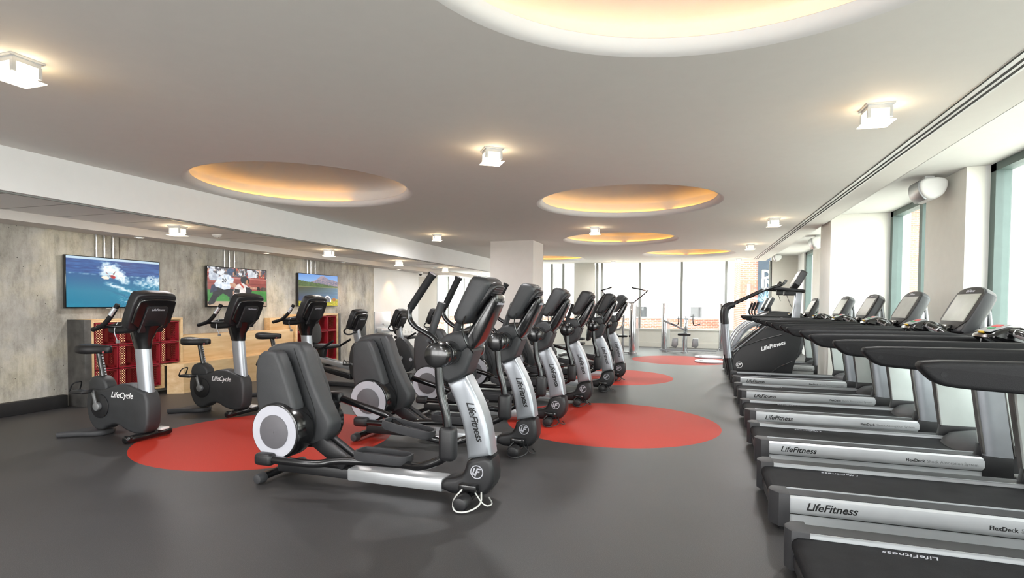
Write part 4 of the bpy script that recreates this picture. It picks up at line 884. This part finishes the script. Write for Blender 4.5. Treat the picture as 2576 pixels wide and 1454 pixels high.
def inp(u, v, P):
    k = False; j = len(P)-1
    for i in range(len(P)):
        (xi, yi), (xj, yj) = P[i], P[j]
        if (yi > v) != (yj > v) and u < (xj-xi)*(v-yi)/(yj-yi)+xi: k = not k
        j = i
    return k
def ball(u, v):
    n = fbm(u*12, v*9); n2 = fbm(u*34, v*24, 5); wb = (fbm(u*16, v*16, 4)-.5)*.02; p, q = u+wb, v+wb
    if v > .76+.02*n:
        c = lerp(hx('2b2c33'), hx('6e6464'), n*1.3); k = fbm(u*15, v*7, 8)
        c = lerp(c, hx('dfe3e8'), (k-.54)*16); c = lerp(c, hx('b8402f'), (.40-k)*18); c = lerp(c, hx('33486b'), (n2-.62)*14); c = lerp(c, hx('c79a84'), (fbm(u*26, v*16, 11)-.62)*14)
    elif v > .42: c = lerp(hx('84403c'), hx('a8564f'), n*1.1); c = lerp(c, hx('cf8f86'), 1-abs(v-.735)*50); c = lerp(c, hx('6f3230'), 1-abs(v-.60)*70)
    elif v > .11+.03*n: c = lerp(hx('2c6d34'), hx('4d9a46'), n*1.1)
    else: c = lerp(hx('9d8671'), hx('bea78f'), n)
    for P, h, h2 in (([(.08, .86), (.10, .93), (.05, .99), (.02, .90), (.03, .66), (.17, .66), (.18, .82)], 'ccd3dd', '8c93a3'), ([(.66, .76), (.64, .98), (.72, .99), (.78, .9), (.78, .78)], 'd5d9e0', '9aa0aa'),
        ([(.123, .52), (.27, .434), (.237, .33), (.15, .22), (.10, .07), (.03, .03), (.0, .07), (.07, .29), (.09, .47)], '23242c', '101117'), ([(.25, .46), (.40, .46), (.44, .35), (.43, .03), (.36, .01), (.34, .23), (.24, .33)], '25262e', '121319'),
        ([(.058, .54), (.13, .56), (.15, .40), (.035, .33)], '2c3450', '1b2136'), ([(.245, .82), (.33, .83), (.416, .72), (.40, .58), (.345, .45), (.26, .43), (.12, .51), (.10, .57), (.17, .74)], 'e6ecf4', 'a9b8cc'),
        ([(.35, .60), (.42, .62), (.49, .50), (.47, .46), (.36, .52)], 'c89a82', '9d705c'),
        ([(.40, .40), (.46, .40), (.46, .15), (.41, .14)], 'c69a84', '946a56'), ([(.47, .57), (.56, .64), (.64, .54), (.71, .48), (.67, .33), (.58, .27), (.44, .29), (.41, .42)], 'ece4e0', 'b3a4a0'),
        ([(.43, .47), (.52, .45), (.51, .36), (.42, .36)], '1d1b21', '111'+'114'), ([(.50, .60), (.53, .62), (.60, .50), (.58, .47)], 'c2452f', '8d2c20'), ([(.62, .52), (.74, .50), (.72, .34), (.62, .33)], '2a2b33', '16171d'),
        ([(.68, .54), (.88, .50), (.88, .45), (.70, .46)], 'cf9f88', 'a1715c'), ([(.82, .53), (.88, .52), (.88, .43), (.82, .44)], '1f1d22', '111114'), ([(.88, .49), (.92, .53), (.99, .52), (.99, .44), (.93, .41), (.89, .44)], '5a4b44', '2c2522')):
        if inp(p, q, P): c = lerp(hx(h2), hx(h), n2*1.9-.1)
    for cx, cy, rx, ry, h, h2 in ((.375, .90, .075, .095, '3f5878', '22324a'), (.425, .85, .028, .055, 'b98b72', '8a5f4c'), (.438, .90, .016, .09, '20242e', '14161d'), (.60, .70, .072, .095, '2b3038', '121419'), (.655, .65, .035, .065, 'b98a6a', '6a4a38'), (.676, .68, .012, .08, '1b1c22', '101015')):
        if blob(p, q, cx, cy, rx, ry) < 1: c = lerp(hx(h2), hx(h), n2*1.8)
    return c
def lake(u, v):
    n = fbm(u*10, v*10); n2 = fbm(u*34, v*34, 2)
    c = lerp(hx('8ab6e2'), hx('4c86cc'), (v-.7)*3)
    mt = .74+.22*math.exp(-((u-.58)/.17)**2)+.10*math.exp(-((u-.88)/.2)**2)-.05*(u < .2)+.05*(n-.5)
    if v < mt: c = lerp(hx('5d6480'), hx('b49a9c'), .35+1.6*(n2-.5)+1.2*(v-.75)*(u < .7))
    tr = .80-.16*u+.05*(fbm(u*30, 0, 4)-.5)
    if v < tr: c = lerp(hx('1d3d1e'), hx('4d7a35'), n2)
    if v < .615: c = lerp(hx('8f8b63'), hx('5f7a3f'), n)
    if v < .595:
        c = lerp(hx('26476b'), hx('6f9dc0'), .2+.7*u-.6*(.5-v)+.5*(fbm(u*4, v*40)-.5)); c = lerp(c, hx('233d2a'), max(0, (v-.22)*3)*(1.05-.8*u))
    g = .12+.16*max(0, u-.5)+.05*n
    if v < g: c = lerp(hx('6e7f22'), hx('d9c42f'), n2*1.3)
    if blob(u, v, .90, .20, .05, .06) < 1: c = lerp(hx('8a5b28'), hx('c07c30'), n2)
    d = blob(u, v, .72, .16, .10, .17)
    if d < 1 and v > .12: c = hx('e9ecef') if d > .55 else lerp(hx('7d848c'), hx('50575e'), n2)
    return c
def tv(name, y0, y1, z0, z1, fn, lb, n=(176, 99), bright=1.0):
    t = thing(name, lb, 'television', (XL, 0, 0), 0, 'televisions on the concrete wall')
    b = B(); b.box(.04, .09, y0, y1, z0, z1, .006); b.build('casing', 'gloss', t)
    b = B(); b.box(.004, .04, (y0+y1)/2-.25, (y0+y1)/2+.25, (z0+z1)/2-.2, (z0+z1)/2+.2); b.build('wall_bracket', 'blk', t)
    e = .012; nx, nz = n; vs = []; fs = []; cs = []
    for j in range(nz+1):
        for i in range(nx+1):
            u, v = i/nx, j/nz; vs.append((.0905, y0+e+(y1-y0-2*e)*u, z0+e*1.6+(z1-z0-2.6*e)*v)); cs.append(fn(u, v))
    for j in range(nz):
        for i in range(nx): a = j*(nx+1)+i; fs.append((a, a+1, a+nx+2, a+nx+1))
    me = bpy.data.meshes.new('screen'); me.from_pydata(vs, [], fs); at = me.color_attributes.new('picture', 'FLOAT_COLOR', 'POINT')
    for k, c in enumerate(cs):
        at.data[k].color = tuple((x/12.92 if x < .04 else ((x+.055)/1.055)**2.4) for x in c)+(1,)
    me.materials.append(M['tv']); o = bpy.data.objects.new('screen', me); COL.objects.link(o); o.parent = t
    b = B(); b.box(.088, .0915, y0+.55, y0+.62, z0-.004, z0+.004); b.build('status_light', 'whp', t)
    return t
m, nt, N, L, bs = nm('tv_picture'); ca = N.new('ShaderNodeVertexColor'); ca.layer_name = 'picture'
bs.inputs['Base Color'].default_value = (.01, .01, .01, 1); bs.inputs['Roughness'].default_value = .2
L.new(ca.outputs[0], bs.inputs['Emission Color']); bs.inputs['Emission Strength'].default_value = .62; M['tv'] = m
tv('television', 5.29, 6.70, 1.35, 2.085, surf, 'television showing a surfer on a blue breaking wave, nearest on the concrete wall')
t2 = tv('television', 7.60, 9.04, 1.36, 2.09, ball, 'television showing two baseball players, middle of the three on the concrete wall')
text(t2, 'lettering', '20', .10, 'txb', (.0915, 7.60+.26*1.44, 1.36+.66*.73), (PI/2, 0, PI/2), .1, .0003, .002)
tv('television', 9.97, 11.37, 1.37, 2.10, lake, 'television showing a mountain lake and pine trees, farthest on the concrete wall')
for ys, w in (((5.757, 5.871, 5.999), 'surfing'), ((8.053, 8.163, 8.285), 'baseball'), ((10.344, 10.466, 10.617), 'mountain lake')):
    for k, y in enumerate(ys):
        b = B(); b.cyl((XL+.022, y, 2.0), (XL+.022, y, ZS), .013, n=12); b.cyl((XL+.022, y, 2.2), (XL+.022, y, 2.23), .017, n=12)
        o = b.build('conduit', 'chr'); tag(o, '%s of the three steel conduits above the %s television' % (('left', 'middle', 'right')[k], w), 'pipe', 'steel conduits above the televisions')

# ------------------------------------------------------------ crate shelves and plywood steps
def crate():
    t = thing('milk_crate', 'x', 'crate', (0, 0, 0), 0, 'red milk crates')
    w = .162; d = .28
    for xa, xb, nme in ((-.02, 0, 'front_rim'), (-d, -d+.01, 'rear_rim')):
        b = B()
        for y0, y1, z0, z1 in ((-w, -w+.014, -w, w), (w-.014, w, -w, w), (-w, w, -w, -w+.014), (-w, w, w-.014, w)): b.box(xa, xb, y0, y1, z0, z1)
        b.build(nme, 'crate', t)
    def lattice(f, a0, a1, c0, c1, step=.036, th=.0056, hole=None):
        bb = B(); k = a0+c0-(c1-a0)
        import itertools
        W, Hh = a1-a0, c1-c0
        for sg in (1, -1):
            s0 = -Hh if sg > 0 else 0
            x = s0
            while x < W+(0 if sg > 0 else Hh):
                if sg > 0: p = [(x, 0), (x+Hh, Hh)]
                else: p = [(x, 0), (x-Hh, Hh)]
                (xa, za), (xb, zb) = p
                # clip to 0..W
                def cl(px, pz, qx, qz):
                    if px < 0: pz += (0-px)/(qx-px)*(qz-pz); px = 0
                    if px > W: pz += (W-px)/(qx-px)*(qz-pz); px = W
                    return px, pz
                if not (max(xa, xb) <= 0 or min(xa, xb) >= W):
                    A = cl(xa, za, xb, zb); C = cl(xb, zb, xa, za)
                    d_ = Vector((C[0]-A[0], C[1]-A[1]))
                    if d_.length > .01:
                        n_ = Vector((-d_.y, d_.x)).normalized()*th
                        q = [Vector(A)+n_, Vector(C)+n_, Vector(C)-n_, Vector(A)-n_]
                        l0 = [f(a0+v.x, c0+v.y, 0) for v in q]; l1 = [f(a0+v.x, c0+v.y, .004) for v in q]; bb.loops([l0, l1])
                x += step
        return bb
    bb = lattice(lambda a, c, o: (-d+.002+o, a, c), -w+.012, w-.012, -w+.012, w-.012); bb.build('back_lattice', 'crate', t)
    for s in (-1, 1):
        bb = lattice(lambda a, c, o: (a, s*(w-.002)-s*o, c), -d+.1, -.07, -w+.04, w-.04)
        bb.box(-d, -d+.1, s*(w-.004)-.003, s*(w-.004)+.003, -w, w); bb.box(-.07, -.015, s*(w-.004)-.003, s*(w-.004)+.003, -w, w)
        bb.box(-d, -.015, s*(w-.004)-.003, s*(w-.004)+.003, -w, -w+.04); bb.box(-d, -.015, s*(w-.004)-.003, s*(w-.004)+.003, w-.04, w)
        bb.build('side_lattice', 'crate', t)
    for s in (-1, 1):
        b = B(); b.box(-d, -.015, -w+.01, w-.01, min(s*(w-.004), s*(w-.008)), max(s*(w-.004), s*(w-.008))); b.build('tray_wall', 'crate', t)
    return t
XF = -7.88
ROWN = ['bottom', 'middle', 'top']; CN = ['first', 'second', 'third', 'fourth']
cr = crate(); first = True
def unit(y0, z0, ncol, rows, nm_, skip=()):
    global first
    t = thing('crate_shelf', nm_[0], 'shelf', (0, 0, 0))
    y1 = y0+ncol*.335+.03
    zt = z0+3*.335+.03
    b = B()
    b.box(XL, XF, y0-.04, y0, z0-.03, zt+.03, .002); b.box(XL, XF, y0, y1+.04, zt, zt+.03, .002)
    if (0, ncol-1) in skip: b.box(XL, XF, y1, y1+.04, z0+.335, zt, .002); b.box(XL, XF, y0, y1-.335, z0-.03, z0, .002); b.box(XL, XF, y1-.34, y1-.30, z0-.03, z0+.32); b.box(XL, XF, y1-.34, y1, z0+.31, z0+.335)
    else: b.box(XL, XF, y1, y1+.04, z0-.03, zt, .002); b.box(XL, XF, y0, y1, z0-.03, z0, .002)
    b.build('plywood_case', 'ply', t)
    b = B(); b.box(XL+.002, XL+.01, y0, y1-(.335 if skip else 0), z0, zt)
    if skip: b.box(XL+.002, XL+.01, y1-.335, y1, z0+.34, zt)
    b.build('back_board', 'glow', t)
    if nm_[2]:
        b = B(); b.box(XL, XF+.012, y0-.135, y0-.04, 0, zt+.028, .003); b.build('steel_side', 'steel', t)
    else:
        b = B(); b.box(XL, XF+.012, y1+.04, y1+.12, 0, zt+.028, .003); b.build('steel_side', 'steel', t)
    for r in range(3):
        for c in range(ncol):
            if (r, c) in skip: continue
            lb = 'red milk crate, %s row, %s from the left in the %s shelf' % (ROWN[r], CN[c], nm_[1])
            p = (XF-.015, y0+.015+.1675+c*.335, z0+.015+.1675+r*.335)
            if first: cr.location = p; cr['label'] = lb; first = False
            else: dup(cr, p, 0, lb)
unit(5.50, .13, 4, 3, ('plywood shelf of red milk crates with a dark steel left side, behind the nearest bike', 'left', True), {(0, 3)})
unit(9.66, .14, 4, 3, ('plywood shelf of red milk crates with a steel right side, under the mountain lake television', 'right', False))
t = thing('plywood_step', 'long pale plywood stepped bench along the concrete wall between the two crate shelves', 'bench', (0, 0, 0))
b = B(); b.loops([[(XF+.015, 6.60, z), (-7.66, 6.72, z), (-7.66, 9.60, z), (XL+.005, 9.60, z), (XL+.005, 6.94, z), (XF+.015, 6.94, z)] for z in (.0, .47)]); b.build('lower_step', 'ply', t)
b = B(); b.box(XL+.005, -7.93, 6.94, 9.60, .47, .90, .004); b.build('upper_step', 'ply', t)
b = B(); b.box(XL+.005, -8.05, 9.05, 9.60, .90, 1.14, .003); b.build('end_block', 'ply', t)

# ------------------------------------------------------------ things on the white back wall
t = thing('drinking_fountain', 'white wall mounted drinking fountain panel with steel basin on the white wall', 'drinking fountain', (XL, 13.52, .92))
b = B(); b.box(.004, .03, -.42, .42, -.28, .30, .005); b.build('back_panel', 'sil2', t)
b = B(); b.box(.03, .22, -.36, .2, -.26, -.14, .03); b.build('basin', 'sil2', t)
b = B(); b.tube([(.03, -.1, -.05), (.1, -.1, -.02), (.13, -.1, -.09)], .012, 8); b.build('spout', 'chr', t)
for k, y in enumerate((14.83, 15.03, 15.23)):
    t = thing('wall_socket', '%s of the three white wall sockets low on the white back wall' % ('left', 'middle', 'right')[k], 'socket', (XL, y, .62), 0, 'sockets on the white wall')
    b = B(); b.box(0, .008, -.04, .04, -.06, .06, .003); b.build('cover_plate', 'whp', t)
    b = B(); b.box(.008, .0095, -.018, .018, .01, .04); b.box(.008, .0095, -.018, .018, -.04, -.01); b.build('outlet', 'bel', t)

# ------------------------------------------------------------ outside
b = B(); b.quad((-60, YB+.4, -3), (60, YB+.4, -3), (60, 90, -3), (-60, 90, -3)); b.quad((3.8, -30, -3), (60, -30, -3), (60, YB+.4, -3), (3.8, YB+.4, -3)); o = b.build('street', 'bei'); o['kind'] = 'structure'
t = thing('clad_building', 'white corrugated building on a red brick base outside the back windows', 'building', (0, 30, -3))
b = B(); b.box(-22, 1.55, 0, 6, 3.80, 13); b.build('cladding', 'corr', t)
b = B(); b.box(-22, 1.55, -.05, 6, 0, 3.78); b.build('brick_base', 'brick', t)
b = B(); b.box(-22, 1.6, -.1, 0, 3.78, 3.84); b.build('ledge', 'whp', t)
for x in (-2.6, .15):
    b = B(); b.box(x-.28, x+.28, -.05, .02, 3.84, 4.38); w = b.build('window', 'dgr', t)
    b = B(); b.box(x-.33, x+.33, -.08, .02, 4.38, 4.42); b.build('window_head', 'whp', w)
t = thing('brick_building', 'red brick building outside the far right corner of the back windows', 'building', (0, 26, -3))
b = B(); b.box(1.93, 9, 0, 3.9, 0, 12); b.build('brick_wall', 'brick', t)
b = B(); b.box(2.2, 2.32, -.1, 0, 0, 5.4); b.build('drain_pipe', 'whp', t)
t = thing('banner', 'dark blue banner with large cream letters and a firework burst, on the brick wall outside', 'banner', (2.62, 25.9, 0))
M['navy'] = plain('navy_banner', '222c38', .8, 0, None, .15); M['crm'] = plain('cream_lettering', 'f2e7b8', .7); M['spark'] = plain('pale_blue_burst', '8fc8ee', .7)
b = B(); b.box(0, 1.3, .0, .03, 1.0, 4.2); b.build('cloth', 'navy', t)
text(t, 'lettering', 'DA', .50, 'crm', (.49, -.004, 2.785), (PI/2, 0, 0), 0, .002, .02)
text(t, 'lettering', 'IN', .50, 'crm', (.38, -.004, 2.41), (PI/2, 0, 0), 0, .002, .02)
b = B()
for k in range(46):
    a = PI*(.02+.96*random.random()); r0, r1 = .08+.1*random.random(), .3+.45*random.random(); c = (.30, 1.62)
    n_ = .006; b.loops([[(c[0]+r0*math.cos(a)-n_, -.006, c[1]+r0*math.sin(a)), (c[0]+r1*math.cos(a), -.006, c[1]+r1*math.sin(a)), (c[0]+r0*math.cos(a)+n_, -.006, c[1]+r0*math.sin(a))],
                        [(c[0]+r0*math.cos(a)-n_, -.002, c[1]+r0*math.sin(a)), (c[0]+r1*math.cos(a), -.002, c[1]+r1*math.sin(a)), (c[0]+r0*math.cos(a)+n_, -.002, c[1]+r0*math.sin(a))]])
b.build('firework', 'spark', t)
def block(x, y, w, d, h, lb, nx, nz, pz):
    t = thing('tower_block', lb, 'building', (x, y, -3))
    b = B(); b.box(-w/2, w/2, -d/2, d/2, 0, h); b.box(-w/2-.2, w/2+.2, -d/2-.2, d/2+.2, h, h+.5); b.build('facade', 'twr', t)
    b = B(); b.box(-.02, .06, -.7, .7, -.9, .9); w0 = b.build('window', 'dgr', t); b = B(); b.box(-.08, .06, -.8, .8, -1.02, -.9); s0 = b.build('window_sill', 'whp', w0); k = 0
    for i in range(nx):
        for j in range(nz):
            p = (-w/2-.05, -d/2+(i+.5)*d/nx, pz+j*3.1)
            if k == 0: w0.location = p
            else:
                c = w0.copy(); COL.objects.link(c); c.parent = t; c.location = p; e = s0.copy(); COL.objects.link(e); e.parent = c
            k += 1
block(46, 42, 12, 14, 40, 'pale high-rise seen through the nearest right hand window', 4, 8, 6)
block(38, 66, 12, 22, 34, 'pale high-rise seen through the narrow second right hand window', 6, 8, 6)

# ------------------------------------------------------------ light
wd = bpy.data.worlds.new('sky'); S.world = wd; wd.use_nodes = True; nt = wd.node_tree; N = nt.nodes; L = nt.links
bg = N['Background']; sk = N.new('ShaderNodeTexSky'); sk.sky_type = 'HOSEK_WILKIE'; sk.turbidity = 9; sk.sun_direction = (.55, -.2, .8); sk.ground_albedo = .6
mx = N.new('ShaderNodeMix'); mx.data_type = 'RGBA'; mx.inputs[0].default_value = .9; L.new(sk.outputs[0], mx.inputs[6]); mx.inputs[7].default_value = (1.0, 1.0, .99, 1)
L.new(mx.outputs[2], bg.inputs[0]); bg.inputs[1].default_value = 6.2
def portal(x, y, z, sx, sz, rot):
    l = bpy.data.lights.new('window_portal', 'AREA'); l.shape = 'RECTANGLE'; l.size = sx; l.size_y = sz
    l.cycles.is_portal = True; o = bpy.data.objects.new('window_portal', l); COL.objects.link(o); o.location = (x, y, z); o.rotation_euler = rot
portal(-2.9, YB+.3, 1.8, 10.6, 2.4, (-PI/2, 0, 0))
portal(-2.6, YF-.12, 1.45, 10.6, 2.0, (PI/2, 0, 0))  # portal for the fill opening added behind the camera
for y0, y1 in wins: portal(XR+.3, (y0+y1)/2, 1.75, 2.6, y1-y0, (0, PI/2, 0))
def pt(x, y, z, e, r=.08, col=(1, .78, .52)):
    l = bpy.data.lights.new('lamp_light', 'POINT'); l.energy = e; l.color = col; l.shadow_soft_size = r
    o = bpy.data.objects.new('lamp_light', l); COL.objects.link(o); o.location = (x, y, z)
def down(x, y, z, e, sz=.18, col=(.97, .975, 1.0)):
    l = bpy.data.lights.new('lamp_and_fill_light', 'AREA'); l.energy = e; l.color = col; l.size = sz; l.spread = PI
    o = bpy.data.objects.new('lamp_and_fill_light', l); COL.objects.link(o); o.location = (x, y, z)
for p, rz, lb in LPOS: down(p[0], p[1], p[2]-.14, 22 if p[2] == ZC else 13)
for x in (-5.1, -1.9, 1.28):
    for y in (-.6, -3.2): down(x, y, ZC-.14, 26)  # unseen fill lights added behind the camera, without any fixtures
for p, rz, lb in LPOS: pt(p[0], p[1], p[2]-.17, 1.5, .05, (1, .58, .25))
V = S.view_settings; V.view_transform = 'Standard'; V.look = 'None'; V.gamma = 1; V.use_curve_mapping = False; V.exposure = .9
